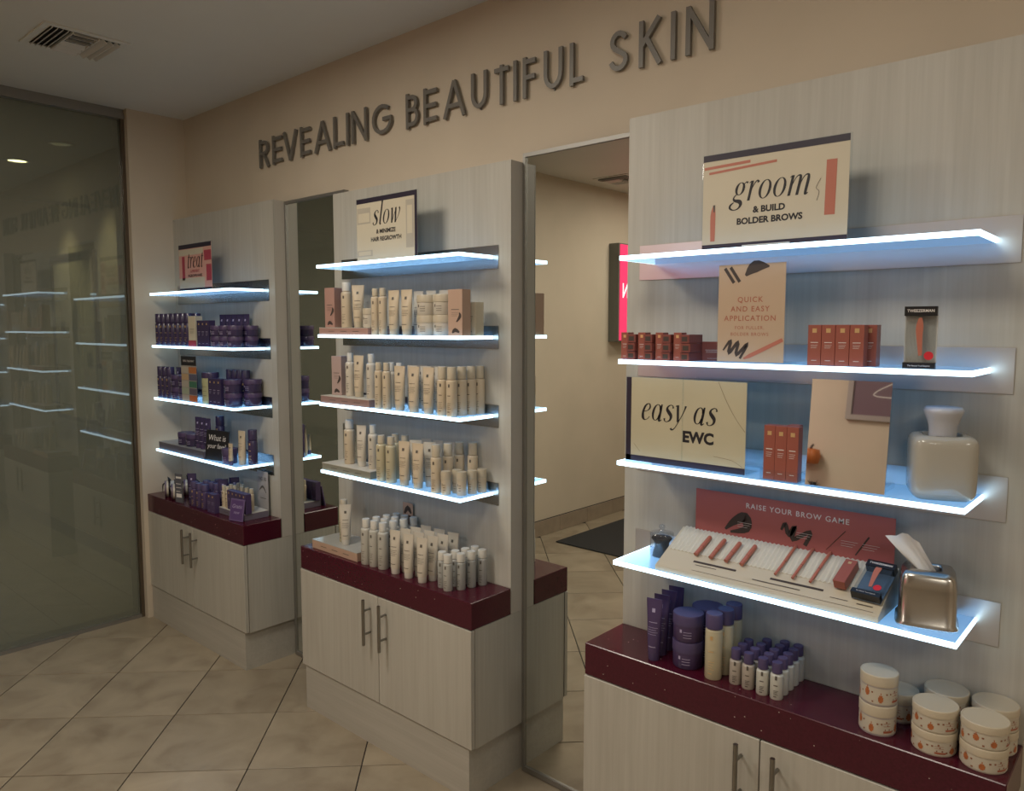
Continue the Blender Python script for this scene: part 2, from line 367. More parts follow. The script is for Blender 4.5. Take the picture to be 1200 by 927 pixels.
# tiled floor: slab and one object per tile, laid diagonally
fl = struct('floor', B().box(-.70, 6.2, -4.6, 0, -.06, -.004), m_grout)
pitch = .416; half = pitch/2-.0024; ox, oy = .6203, -.6904; cs = math.cos(PI/4)
def clip(poly, f):
    out = []
    for i in range(len(poly)):
        a, b = poly[i], poly[(i+1) % len(poly)]; fa, fb = f(a), f(b)
        if fa >= 0: out.append(a)
        if (fa >= 0) != (fb >= 0):
            t = fa/(fa-fb); out.append((a[0]+(b[0]-a[0])*t, a[1]+(b[1]-a[1])*t))
    return out
full = None
def tile_mesh(poly, cx, cy):
    n = len(poly); k = [(x-cx, y-cy) for x, y in poly]
    mx = sum(p[0] for p in k)/n; my = sum(p[1] for p in k)/n
    ins = [(x-(x-mx)*.003, y-(y-my)*.003) for x, y in k]
    b = B(); vs = [(x, y, -.0045) for x, y in k]+[(x, y, -.0004) for x, y in k]+[(x, y, 0) for x, y in ins]
    fs = [tuple(range(2*n, 3*n))]
    for i in range(n):
        j = (i+1) % n; fs += [(i, j, n+j, n+i), (n+i, n+j, 2*n+j, 2*n+i)]
    return b.add(vs, fs).mesh('tile', m_tile)
for i in range(-14, 22):
    for j in range(-14, 22):
        cx = ox+cs*pitch*((i+.5)+(j+.5)); cy = oy+cs*pitch*((i+.5)-(j+.5))
        poly = [(cx+half*cs*(a+b), cy+half*cs*(a-b)) for a, b in ((1, 1), (-1, 1), (-1, -1), (1, -1))][::1]
        q = poly
        for f in (lambda p: p[0]+.60, lambda p: 6.19-p[0], lambda p: p[1]+4.59, lambda p: -.001-p[1]):
            q = clip(q, f)
            if len(q) < 3: break
        if len(q) < 3 or (cx < -.05 and cy < -2.45): continue
        if len(q) == 4 and all(abs(a[0]-b[0])+abs(a[1]-b[1]) < 1e-6 for a, b in zip(q, poly)):
            full = full or tile_mesh(poly, cx, cy); me = full
        else: me = tile_mesh(q, cx, cy)
        o = bpy.data.objects.new('tile', me); COL.objects.link(o); o.parent = fl; o.location = (cx, cy, 0)
# baseboards
m_bb = M('baseboard_tile', (.30, .24, .18), .4, noise=.1, nscale=12)
bb = struct('baseboard_left', B().box(0, .004, -4.6, -2.35, 0, .125), m_grout)
for k in range(6):
    B().box(.004, .012, -2.353-(k+1)*.37+.003, -2.353-k*.37, .001, .12, .001).obj('baseboard_tile', m_bb, bb)
struct('baseboard_front', B().box(0, 6.2, -4.6, -4.588, 0, .12), m_bb)
# steel trims round the smoked glass
struct('trim_1', B().box(XG-.022, XG+.022, -2.35, -.31, HC-.022, HC).box(XG-.02, XG+.028, -2.35, -.307, HC-.05, HC-.02), m_alu)
struct('trim_2', B().box(XG-.02, XG+.022, -.325, -.307, 0, HC-.05), m_frame)
struct('trim_3', B().box(XG-.02, XG+.022, -2.35, -.325, 0, .018), m_alu)
g = struct('window_1', B().box(XG-.006, XG, -2.35, -.322, .016, HC-.04), m_glass)
# dim room behind the glass
m_plank = M('grey_vinyl_plank', (.22, .20, .17), .45, noise=.2, nscale=6)
fb = struct('floor_back_room', B().box(-5.2, -.70, -4.6, 0, -.06, -.004), m_grout)
pm = B().box(-.745, .745, -.11, .11, -.006, 0, .0015).mesh('plank', m_plank)
for r_ in range(12):
    for k in range(3):
        o = bpy.data.objects.new('plank', pm); COL.objects.link(o); o.parent = fb; o.location = (-1.5-k*1.495, -.115-r_*.224, 0)
struct('baseboard_back_room', B().box(-5.1, -.76, -.012, 0, 0, .10), M('grey_base', (.15, .14, .12), .5))
struct('wall_back_room_end', B().box(-5.3, -5.1, -4.6, 0, 0, HC), m_wall2)
struct('trim_4', B().box(-2.02, -1.99, -3.2, 0, 2.43, 2.455), m_alu)

# ------------------------------------------------------------------ display units
UN = {'left': dict(x0=-.5646, x1=.4769, H=2.2095, zs=(1.793, 1.515, 1.233, .952), sx=(-.485, .378), px=(-.522, .427), ph=.1, D=.255),
      'middle': dict(x0=.9513, x1=1.9645, H=2.1778, zs=(1.859, 1.582, 1.306, 1.029), sx=(1.065, 1.882), px=(1.006, 1.908), ph=.08, D=.25),
      'right': dict(x0=2.4327, x1=3.4801, H=2.2275, zs=(1.805, 1.523, 1.24, .958), sx=(2.525, 3.378), px=(2.476, 3.423), ph=.1, D=.265)}
PY = -.0834
SH = ('top', 'second', 'third', 'lowest')
for u, d in UN.items():
    x0, x1 = d['x0'], d['x1']; W = x1-x0
    pn = thing('display_back_panel', f'tall pale whitewashed wood-grain back panel of the {u} display unit', 'panel', (x0+W/2, 0, 0), group='wood-grain back panels')
    B().box(-W/2, W/2, PY, PY+.004, .70, d['H']).obj('front_skin', m_wood, pn)
    B().box(-W/2+.0005, W/2-.0005, PY+.004, -.001, .6055, d['H']-.0005).obj('side_edge', m_edge, pn)
    cb = thing('base_cabinet', f'pale wood-grain two-door base cabinet under the {u} dark red counter', 'cabinet', (x0+W/2, 0, 0), group='two-door base cabinets')
    tz = .1885
    B().box(-W/2+.001, W/2-.001, -.262, -.002, tz-.0062, .6045).obj('carcass', m_wood, cb)
    B().box(-W/2+.016, W/2-.016, -.279, -.002, 0, tz-.0065).obj('toe_kick', m_kick, cb)
    for s in (-1, 1):
        g0 = .012
        a, b = (-W/2, g0-.0015) if s < 0 else (g0+.0015, W/2)
        dr = B().box(a, b, -.284, -.2655, tz-.002, .603, .0012).obj('door', m_wood, cb)
        hx = g0+s*.047
        h = B().tube([(hx, -.318, .412), (hx, -.318, .590)], .0062, 10)
        for z in (.455, .547): h.tube([(hx, -.284, z), (hx, -.318, z)], .0045, 8)
        h.obj('handle', m_steel, dr)
    ct = B().box(x0, x1, -.2815, PY-.0005, .6055, .70, .002).obj('countertop', m_quartz)
    tag(ct, f'dark burgundy speckled stone countertop of the {u} display unit', 'countertop', 'burgundy countertops')
    for k, z in enumerate(d['zs']):
        sx0, sx1 = d['sx']; D = d['D']+(.012 if u == 'right' and k == 3 else 0)
        sh = thing('lit_shelf', f'glowing blue-white edge-lit acrylic shelf, {SH[k]} one of the {u} unit', 'shelf', ((sx0+sx1)/2, 0, z), group='edge-lit acrylic shelves')
        L = (sx1-sx0)/2; t = .006; e = .003
        B().box(-L+e, L-e, -D+e, PY-.003, -t, t).obj('acrylic_plate', m_lit, sh)
        B().box(-L, L, -D, -D+e, -t, t).obj('glowing_edge', m_glow, sh)
        B().box(-L, -L+e, -D+e, PY-.003, -t, t).obj('glowing_edge', m_glow, sh)
        B().box(L-e, L, -D+e, PY-.003, -t, t).obj('glowing_edge', m_glow, sh)
        cx = (sx0+sx1)/2
        B().box(d['px'][0]-cx, d['px'][1]-cx, PY-.0025, PY-.0003, -d['ph']/2, d['ph']/2).obj('steel_plate', m_plate if u == 'right' else m_plate2, sh)
# wall mirrors
for nm, x0, x1, lb in (('wall_mirror', .4785, .9495, 'narrow full-height wall mirror between the left and middle units'), ('wall_mirror', 1.967, 2.4315, 'tall framed wall mirror between middle and right units reflecting a pink sign')):
    t = thing(nm, lb, 'mirror', ((x0+x1)/2, 0, 0), group='tall wall mirrors'); L = (x1-x0)/2
    B().box(-L+.009, L-.009, -.019, -.002, .02, 2.194).obj('mirror_glass', m_mirror, t)
    B().box(-L, -L+.01, -.026, -.001, .004, 2.206).obj('frame_strip', m_alu, t)
    B().box(L-.01, L, -.026, -.001, .004, 2.206).obj('frame_strip', m_alu, t)
    B().box(-L+.01, L-.01, -.026, -.001, 2.193, 2.206).obj('frame_strip', m_alu, t)
    B().box(-L+.01, L-.01, -.026, -.001, .004, .022).obj('frame_strip', m_alu, t)

# ------------------------------------------------------------------ raised lettering
LET = [('R', .242, .351), ('E', .361, .466), ('V', .456, .59), ('E', .599, .701), ('A', .711, .853), ('L', .856, .949), ('I', .952, .982), ('N', .985, 1.113), ('G', 1.121, 1.274), ('B', 1.34, 1.434), ('E', 1.443, 1.54), ('A', 1.553, 1.688), ('U', 1.7, 1.798), ('T', 1.813, 1.904), ('I', 1.909, 1.935), ('F', 1.949, 2.025), ('U', 2.039, 2.137), ('L', 2.149, 2.223), ('S', 2.302, 2.388), ('K', 2.408, 2.502), ('I', 2.524, 2.542), ('N', 2.563, 2.673)]
ORD = ['first', 'second', 'third', 'fourth', 'fifth', 'sixth', 'seventh', 'eighth', 'ninth', 'tenth', 'eleventh', 'twelfth', 'thirteenth', 'fourteenth', 'fifteenth']
words = [('REVEALING', 0), ('BEAUTIFUL', 9), ('SKIN', 18)]
LH = .134; SW = .0150
for i, (c, a, b) in enumerate(LET):
    w_, s0 = [x for x in words if x[1] <= i][-1]
    a += .004; b -= .006
    wd = b-a; o = B()
    for si, st in enumerate(CAPS[c]):
        pts = [((SW/2+p[0]*(wd-SW)) if c != 'I' else wd/2, (SW/2+p[1]*(LH-SW)) if 0 < p[1] < 1 else p[1]*LH, SW) for p in st]
        if len(st) == 2 and c in 'VAKRN' : pts = [((SW/2+p[0]*(wd-SW)), p[1]*LH, SW) for p in st]
        o.ribbon(pts, -.016-.0003*si, 0, depth=.010)
    for (X, Z) in ((wd*.5 if c in 'ITVAGUS' else SW/2, LH*.93 if c in 'ITAGS' else (LH*.12 if c == 'V' else LH*.5)),):
        if c == 'U': X, Z = wd*.5, LH*.06
        o.tube([(X, -.008, Z), (X, .0002, Z)], .004, 6)
    ob = o.obj('sign_letter', m_letter, None, (a, 0, 2.391))
    tag(ob, f'raised grey metal letter {c}, {ORD[i-s0]} letter of {w_} on the beige wall', 'letter', 'raised letters of the wall slogan')

# ------------------------------------------------------------------ ceiling vent
def vent(x, y, label, rz=0):
    t = thing('ceiling_vent', label, 'vent', (x, y, HC), rz)
    s = .155; i = .128
    B().box(-s, s, -s, -i, -.006, -.0005).box(-s, s, i, s, -.006, -.0005).box(-s, -i, -i, i, -.006, -.0005).box(i, s, -i, i, -.006, -.0005).obj('frame', m_ceil, t)
    B().box(-i, i, -i, i, -.0018, -.0006).obj('duct_shade', m_black, t)  # black sheet standing in for the shade inside the duct
    m = M('vent_slat', (.62, .59, .53), .5)
    B().box(-.05, -.045, -i, i, -.012, -.002).box(.045, .05, -i, i, -.012, -.002).split('divider', m, t)
    for k in range(4):
        a = -.12+k*.019
        B().add([(a, -i, -.004), (a+.003, -i, -.003), (a+.003, i, -.003), (a, i, -.004), (a-.006, -i, -.014), (a-.003, -i, -.014), (a-.003, i, -.014), (a-.006, i, -.014)], [(0, 3, 2, 1), (4, 5, 6, 7), (0, 4, 7, 3), (1, 2, 6, 5), (0, 1, 5, 4), (3, 7, 6, 2)]).obj('slat', m, t)
    for k in range(3):
        a = .058+k*.025
        B().add([(a, -i, -.004), (a+.003, -i, -.003), (a+.003, i, -.003), (a, i, -.004), (a+.016, -i, -.018), (a+.019, -i, -.018), (a+.019, i, -.018), (a+.016, i, -.018)], [(0, 3, 2, 1), (4, 5, 6, 7), (0, 4, 7, 3), (1, 2, 6, 5), (0, 1, 5, 4), (3, 7, 6, 2)]).obj('slat', m, t)
    for k in range(6):
        a = -.118+k*.042; d = -.005 if k < 3 else .026
        B().add([(-.045, a, -.004), (.045, a, -.004), (.045, a+.003, -.003), (-.045, a+.003, -.003), (-.045, a+d, -.016), (.045, a+d, -.016), (.045, a+d+.003, -.016), (-.045, a+d+.003, -.016)], [(0, 3, 2, 1), (4, 5, 6, 7), (0, 1, 5, 4), (2, 3, 7, 6), (0, 4, 7, 3), (1, 2, 6, 5)]).obj('slat', m, t)
vent(.265, -.828, 'square cream louvred air vent in the grey ceiling at upper left', PI/2)
vent(.32, -3.06, 'louvred ceiling vent near the pink sign, seen in the tall mirror', PI/2)
for x, y in ADDED_PANELS:  # bodies and glowing faces of the added, unseen light panels
    t = thing('added_ceiling_light', f'added unseen square ceiling light panel {dict(zip(ADDED_PANELS, ("nearest the middle unit", "nearest the right unit", "beyond the door mat", "in the back right of the room", "farthest right")))[(x, y)]}', 'light', (x, y, HC), group='added unseen ceiling light panels')
    B().box(-.3, .3, -.3, -.27, -.012, -.001).box(-.3, .3, .27, .3, -.012, -.001).box(-.3, -.27, -.27, .27, -.012, -.001).box(.27, .3, -.27, .27, -.012, -.001).obj('frame', m_white, t)
    B().box(-.27, .27, -.27, .27, -.006, -.002).obj('added_diffuser', M('added_diffuser', (.8, .8, .8), .5, emit=(1, .85, .68), es=1.2), t)
for k, (x, y) in enumerate(((-2.41, -.30), (-1.66, -.27))):
    t = thing('downlight', ('lit' if k == 0 else 'dim') + ' round recessed downlight in the room behind the smoked glass', 'light', (x, y, HC))
    B().lathe([(.062, -.0008), (.085, -.001), (.085, -.006), (.062, -.010), (.06, -.001)], 24, cap=False).obj('trim_ring', m_white, t)
    B().lathe([(.058, -.004), (.058, -.001)], 20).obj('lamp_face', M('lamp_face', (.7, .7, .6), .4, emit=(1, .92, .62), es=14 if k == 0 else .25), t)
    lamp('downlight_lamp', 'SPOT', (x, y, HC-.02), 60 if k == 0 else 45, (1, .90, .62), spot_size=R(75), spot_blend=.7, shadow_soft_size=.05)
# framed poster in the back room
t = thing('framed_poster', 'dim tall framed poster on the wall behind the smoked glass', 'poster', (-2.33, -.001, 1.54))
fw, fh = .40, .575
B().box(-fw, fw, -.012, 0, -fh, fh).obj('poster_sheet', m_wall2, t)
f = B()
for a in ((-fw-.03, -fw, -fh-.03, fh+.03), (fw, fw+.03, -fh-.03, fh+.03), (-fw, fw, -fh-.03, -fh), (-fw, fw, fh, fh+.03)): f.box(a[0], a[1], -.025, 0, a[2], a[3])
f.obj('frame', m_frame, t)
B().ribbon([(0, .28, .02), (.02, .2, .08), (-.01, .05, .09), (.06, -.12, .02)], -.0125, 4).quad(.2, .3, -.2, -.1, -.0125).quad(-.3, -.2, .05, .12, -.0125).split('printed_figure', M('poster_ink', (.12, .11, .09), .6), t)

# ------------------------------------------------------------------ things reflected from behind the camera
# illuminated pink wall sign
t = thing('lightbox_sign', 'illuminated bright pink wall sign in a grey box, reflected in the tall mirror', 'sign', (0, -4.0, 1.91))
B().box(.0005, .10, -.62, .62, -.41, .41).obj('box_housing', M('grey_box', (.14, .14, .12), .5), t)
B().box(.10, .106, -.60, .605, -.40, .40).obj('pink_face', M('pink_face', (.5, .02, .08), .4, emit=(1.0, .045, .16), es=.95), t)
mw = M('lit_white', (.9, .9, .9), .5, emit=(1, .85, .88), es=1.0)
tx = text('EUROPEAN', .17, mw, t, 0, 0, 0, align='RIGHT', sx=.72, bold=.02, flip=(PI/2, 0, PI/2)); tx.location = (.107, .575, -.04)
tx = text('WAX CENTER', .08, mw, t, 0, 0, 0, align='RIGHT', sx=.8, bold=.01, flip=(PI/2, 0, PI/2)); tx.location = (.107, .49, -.31)
B().box(-.42, .42, -.55, .55, .0005, .010, .003).obj('door_mat', m_mat, None, (.62, -2.98, 0))
tag(bpy.data.objects['door_mat'], 'black door mat on the beige tiles, seen in the tall mirror', 'mat')
# framed picture on the opposite wall with hanger drawing
t = thing('framed_picture', 'framed mauve hanger picture on opposite wall, reflected in the small shelf mirror', 'picture', (2.07, -4.599, 2.12))
t.rotation_euler = (0, 0, PI)
B().box(-.32, .32, -.02, 0, -.26, .26).obj('picture_sheet', M('mauve_sheet', (.16, .09, .12), .35), t)
f = B()
for a in ((-.36, -.32, -.30, .30), (.32, .36, -.30, .30), (-.32, .32, -.30, -.26), (-.32, .32, .26, .30)): f.box(a[0], a[1], -.035, 0, a[2], a[3])
f.obj('frame', M('silver_wood', (.35, .31, .29), .4), t)
hg = B().ribbon([(-.0, .12, .008), (.02, .09, .008), (.0, .05, .008), (0, .02, .008), (.15, -.07, .008), (.14, -.11, .008), (-.14, -.11, .008), (-.15, -.07, .008), (0, .02, .008)], -.021, 4)
hg.obj('hanger_drawing', m_text, t)
t = thing('pumpkin_ornament', 'small orange pumpkin ornament on opposite wall, reflected in the small shelf mirror', 'ornament', (1.49, -4.52, 1.50))
b = B()
for k in range(8):
    a = 2*PI*k/8; b.lathe([(.001, -.06), (.035, -.055), (.05, 0), (.035, .055), (.001, .06)], 10, (.035*math.cos(a), .035*math.sin(a), 0), cap=False)
b.obj('pumpkin_body', m_orange, t); B().tube([(0, 0, .05), (.005, 0, .075), (.02, 0, .095)], [.012, .009, .007], 7).obj('stalk', m_black, t)
B().tube([(0, 0, .04), (0, -.079, .04)], .004, 6).obj('hook', m_frame, t)
t = thing('black_tinsel', 'black feathery tinsel tuft on opposite wall, reflected in the small shelf mirror', 'ornament', (1.53, -4.54, 1.24))
b = B()
for k in range(120):
    a = random.uniform(0, 2*PI); e = random.uniform(-1.2, 1.2); l = random.uniform(.05, .1); p = Vector((math.cos(a)*math.cos(e), math.sin(a)*math.cos(e)*.5, math.sin(e)))*l
    q = Vector((-p.z, 0, p.x)).normalized()*.004; b.add([q, -q, p], [(0, 1, 2)])
b.lathe([(.02, -.06), (.03, 0), (.02, .06)], 8); b.obj('tuft', m_blackbt, t)

# ------------------------------------------------------------------ product kinds (origin at base centre, front towards -y)
LIB = {}
FR = -PI/2
def proto(key, name, cat, desc):
    if key in LIB: return LIB[key], False
    o = bpy.data.objects.new(name, None); COL.objects.link(o); o.empty_display_size = .03
    o['category'] = cat; o['desc'] = desc; LIB[key] = o; o['used'] = 0
    return o, True
def bottle(key, desc, r, h, body, capm, capr, caph, n=18, mark=m_ink, sh=.012, lines=True, name='bottle', shoulder=None):
    o, new = proto(key, name, 'bottle', desc)
    if new:
        bh = h-caph; nk = capr*.8
        B().lathe([(r*.93, 0), (r, .003), (r, bh-sh), (r*.96, bh-sh*.45), (nk+(r-nk)*.4, bh-.001), (nk, bh), (nk, bh+.002)], n).obj('body', body, o)
        B().lathe([(capr, bh+.0015), (capr, h-.002), (capr*.94, h)], n).obj('cap', capm, o)
        p = B().patch(r+.0004, FR-.16, FR+.16, bh*.80, bh*.80+.011, 3)
        if lines:
            p.patch(r+.0004, FR-.35, FR+.25, bh*.56, bh*.56+.0025, 4)
            for k in range(4): p.patch(r+.0004, FR-.35, FR+.35-.1*(k % 3), bh*(.36-.05*k), bh*(.36-.05*k)+.0013, 4)
            p.patch(r+.0004, FR-.35, FR+.1, bh*.12, bh*.12+.0025, 3)
        p.obj('label_print', mark, o)
    return o
def tubep(key, desc, w_, h, body, capm, n=18, mark=m_ink, caph=.022):
    o, new = proto(key, 'squeeze_tube', 'tube', desc)
    if new:
        rb = w_*.36; b = B(); vs = []; fs = []; K = 7
        for j in range(K+1):
            t = j/K; z = caph+(h-.008-caph)*t
            sx = rb+(w_/2-rb)*t**.9; sy = rb*(1-t**1.7)+.0012*t
            for i in range(n): a = 2*PI*i/n; vs.append((sx*math.cos(a), sy*math.sin(a), z))
        for i in range(n): a = 2*PI*i/n; vs.append((w_/2*math.cos(a), .0012*math.sin(a), h))
        for j in range(K+1):
            for i in range(n): k = (i+1) % n; fs.append((j*n+i, j*n+k, (j+1)*n+k, (j+1)*n+i))
        b.add(vs, fs, True); b.add(vs[-n:], [tuple(range(n))]); b.add(vs[:n][::-1], [tuple(range(n))])
        b.obj('body', body, o)
        B().lathe([(rb*.86, 0), (rb*.9, .002), (rb*.95, caph)], n).obj('cap', capm, o)
        p = B()
        def fp(x0, x1, t0, t1):
            V = []
            for t in (t0, t1):
                z = caph+(h-.008-caph)*t; sx = rb+(w_/2-rb)*t**.9; sy = rb*(1-t**1.7)+.0012*t
                for k in range(4):
                    x = x0+(x1-x0)*k/3; V.append((x, -sy*math.sqrt(max(0, 1-(x/sx)**2))-.0012, z))
            p.add(V, [(0, 1, 5, 4), (1, 2, 6, 5), (2, 3, 7, 6)])
        fp(-.0045, .0045, .80, .875)
        fp(-.012, .012, .60, .612)
        for k in range(4): fp(-.014, .014-.004*(k % 2), .5-.045*k, .508-.045*k)
        fp(-.012, .010, .12, .135)
        p.obj('label_print', mark, o)
    return o
def jar(key, desc, r, h, body, lid, lidh=None, n=22, mark=m_ink, lines=True):
    o, new = proto(key, 'jar', 'jar', desc)
    if new:
        lidh = lidh or h*.34
        B().lathe([(r*.9, 0), (r*.96, .003), (r*.96, h-lidh)], n).obj('body', body, o)
        B().lathe([(r, h-lidh+.0005), (r, h-.003), (r*.97, h)], n).obj('lid', lid, o)
        if mark:
            p = B().patch(r*.96+.0005, FR-.5, FR-.35, (h-lidh)*.62, (h-lidh)*.62+.009, 2)
            for k in range(3): p.patch(r*.96+.0005, FR-.25, FR+.3, (h-lidh)*(.66-.17*k), (h-lidh)*(.66-.17*k)+.0016, 4)
            p.obj('label_print', mark, o)
    return o
def carton(key, desc, w_, d, h, body, mark=m_text, sq=m_gold, name='carton', sqs=.009, extra=None):
    o, new = proto(key, name, 'box', desc)
    if new:
        B().box(-w_/2, w_/2, -d/2, d/2, 0, h, .0006).obj('body', body, o)
        y = -d/2-.0005
        if sq: B().quad(-sqs/2, sqs/2, h*.86-sqs/2, h*.86+sqs/2, y).obj('gold_mark' if sq is m_gold else 'mark', sq, o)
        if mark:
            p = B()
            p.quad(-w_*.28, w_*.28, h*.56, h*.575, y)
            for k in range(3): p.quad(-w_*.26, w_*(.26-.05*k), h*(.5-.035*k), h*(.506-.035*k), y)
            p.quad(-w_*.2, w_*.2, h*.12, h*.13, y)
            p.obj('label_print', mark, o)
    return o
PLACED = []
def put(p, place, row, x, y, z, rz=None, group=None, rx=0, note=None):
    o = p if p['used'] == 0 else dup(p)
    p['used'] = 1; o['used'] = 1
    o.location = (x, y, z); o.rotation_euler = (rx, 0, R(18+random.uniform(-6, 6)) if rz is None else R(rz))
    PLACED.append((o, p['desc'], place, row, x, y, group, note)); return o
def label_all():
    from collections import defaultdict
    G = defaultdict(list)
    for a in PLACED: G[(a[1], a[2], a[3], a[7])].append(a)
    names = ['', 'second', 'third', 'fourth', 'fifth', 'sixth', 'seventh', 'eighth', 'ninth', 'tenth', 'eleventh', 'twelfth']
    for (desc, place, row, note), L in G.items():
        L.sort(key=lambda a: a[4])
        for i, a in enumerate(L):
            o = a[0]
            if note: s = f'{desc}, {note}, {place}'
            elif len(L) == 1: s = f'{desc}{", " + row if row else ""}, {place}'
            else:
                p = 'leftmost' if i == 0 else ('rightmost' if i == len(L)-1 else names[i]+' from left')
                s = f'{desc}, {p}{" in " + row if row else ""}, {place}'
            o['label'] = s; o['group'] = a[6] or f'{dict(box="cartons").get(o["category"], o["category"]+"s")} on {place}'
            for k in ('desc', 'used'):
                if k in o: del o[k]

m_topg = M('glossy_riser_top', (.40, .385, .35), .12)
def riser(name_label, x0, x1, y0, y1, z, h, mat, top=m_white):
    t = thing('display_riser', name_label, 'riser', ((x0+x1)/2, (y0+y1)/2, z)); L = (x1-x0)/2; W = (y1-y0)/2
    B().box(-L, L, -W, W, 0, h-.002, .001).obj('body', mat, t)
    B().box(-L, L, -W, W, h-.002, h).obj('clear_top', m_plate if top is None else top, t)
    p = B()
    for k in range(3): p.quad(-L*.6+k*L*.5, -L*.6+k*L*.5+.04, h*.45, h*.52, -W-.0006)
    p.split('label_print', m_ink, t); return t

# ------------------------------------------------------------------ signs
def holder(label, x, y, z, w_, h, rz=0, rx=0, name='counter_sign', cat='sign', foot=True):
    t = thing(name, label, cat, (x, y, z), R(rz), rx=R(rx))
    B().box(-w_/2-.003, w_/2+.003, -.003, .003, 0, h+.002).obj('acrylic_holder', m_acr, t)
    if foot: B().box(-w_/2-.003, w_/2+.003, .003, .07, 0, .003).obj('acrylic_foot', m_acr, t)
    return t
def rect(t, name, x0, x1, z0, z1, m, y=-.0036): return B().quad(x0, x1, z0, z1, y).obj(name, m, t)
Y0 = -.0038; Y1 = -.0042; Y2 = -.0046; Y3 = -.005
def paper(t, w_, h, m=m_cream): return B().box(-w_/2, w_/2, -.0038, -.0031, .002, h).obj('printed_card', m, t)

# right unit, top shelf
z1, z2, z3, z4 = [z+.0061 for z in UN['right']['zs']]
t = holder('landscape counter sign reading groom and build bolder brows on the top right shelf', 2.923, -.205, z1, .362, .242)
paper(t, .362, .242)
rect(t, 'top_band', -.181, .181, .226, .242, m_navy, Y1); rect(t, 'bottom_band', -.181, .181, .002, .017, m_navy, Y1)
serif('groom', .047, m_black, t, -.005, .118, Y1)
text('& BUILD', .021, m_black, t, -.005, .088, Y1, bold=.04, sx=1.05); text('BOLDER BROWS', .021, m_black, t, -.005, .062, Y1, bold=.04, sx=1.05)
B().ribbon([(-.178, .209, .007), (-.055, .213, .007)], Y1, 0).ribbon([(-.165, .196, .006), (.012, .205, .006)], Y1, 0).ribbon([(.14, .065, .024), (.142, .19, .024)], Y1, 0).ribbon([(-.152, .025, .012), (-.152, .09, .014), (-.149, .115, .005)], Y1, 3).split('printed_pencils', m_pencil, t)
B().ribbon([(-.149, .098, .003), (-.149, .116, .006)], Y2, 0).ribbon([(.11, .10, .0012), (.115, .12, .0012), (.108, .13, .0012), (.118, .15, .0012)], Y2, 4).obj('printed_bristles', m_ink, t)
B().box(-.07, .05, -.008, -.004, .0, .010).obj('clip_strip', m_white, t)
# second shelf
t = holder('portrait counter sign reading quick and easy application, right unit second shelf', 2.888, -.225, z2, .172, .243)
paper(t, .172, .243, M('tan_card', (.48, .35, .24), .4))
mt = M('rust_print', (.38, .13, .08), .5)
for k, (s_, q) in enumerate((('QUICK', .150), ('AND EASY', .127), ('APPLICATION', .104))): text(s_, .0185, mt, t, -.002, q, Y1, bold=.012, space=1.2)
for s_, q in (('FOR FULLER,', .083), ('BOLDER BROWS', .067)): text(s_, .0115, mt, t, -.002, q, Y1, space=1.2)
B().ribbon([(-.07, .235, .008), (-.045, .198, .008)], Y1, 0).ribbon([(-.055, .237, .008), (-.03, .200, .008)], Y1, 0).ribbon([(-.015, .215, .006), (.01, .236, .03), (.045, .235, .004)], Y1, 4).ribbon([(-.07, .03, .004), (-.05, .055, .008), (-.055, .022, .008), (-.03, .052, .008), (-.035, .018, .008), (-.005, .048, .008), (-.025, .01, .006)], Y1, 4).split('brush_strokes', m_char, t)
B().ribbon([(-.015, .01, .004), (.0, .017, .01), (.083, .058, .009)], Y2, 0).obj('printed_pencil', m_pencil, t)
PL2 = 'right unit second shelf'
cs_ = carton('bc_small', 'slim upright terracotta carton', .0225, .03, .074, m_rose, sqs=.008)
lay = carton('bc_lay', 'small terracotta box lying end-on in a stack', .026, .07, .0225, m_rosed, mark=None, sq=None, name='small_box')
if not lay.get('lab'):
    lay['lab'] = 1; B().quad(-.008, .008, .005, .017, -.0356).obj('dark_label', m_char, lay)
xs = 2.535
for k in range(4):
    put(cs_, PL2, '', xs, -.235, z2, 3, 'terracotta cartons at left of second shelf')
    for j in range(3):
        put(lay, PL2, '', xs+.026+(.002 if j == 1 else 0), -.222-(.003*(j % 2)), z2+j*.0232, random.uniform(-4, 6), 'small terracotta boxes lying in stacks', note=f'{["lowest","middle","top"][j]} of {["first","second","third","fourth"][k]} stack')
    xs += .0545
pk = carton('bc_back', 'mauve-brown carton stack turned sideways behind the small boxes', .07, .035, .05, m_rosed, sq=None)
put(pk, PL2, '', 2.762, -.165, z2, 12, 'terracotta cartons at left of second shelf')
c4 = carton('bc4', 'upright terracotta carton of the foursome', .030, .033, .0935, m_rose, sqs=.010)
for k in range(4): put(c4, 'right unit second shelf', '', 3.053+k*.0312, -.232, z2, 2, 'four terracotta cartons in a row')
put(c4, PL2, '', 3.162, -.194, z2, 2, 'four terracotta cartons in a row', note='set behind the others')
m_silverc = M('silver_card', (.74, .72, .66), .3, .3)
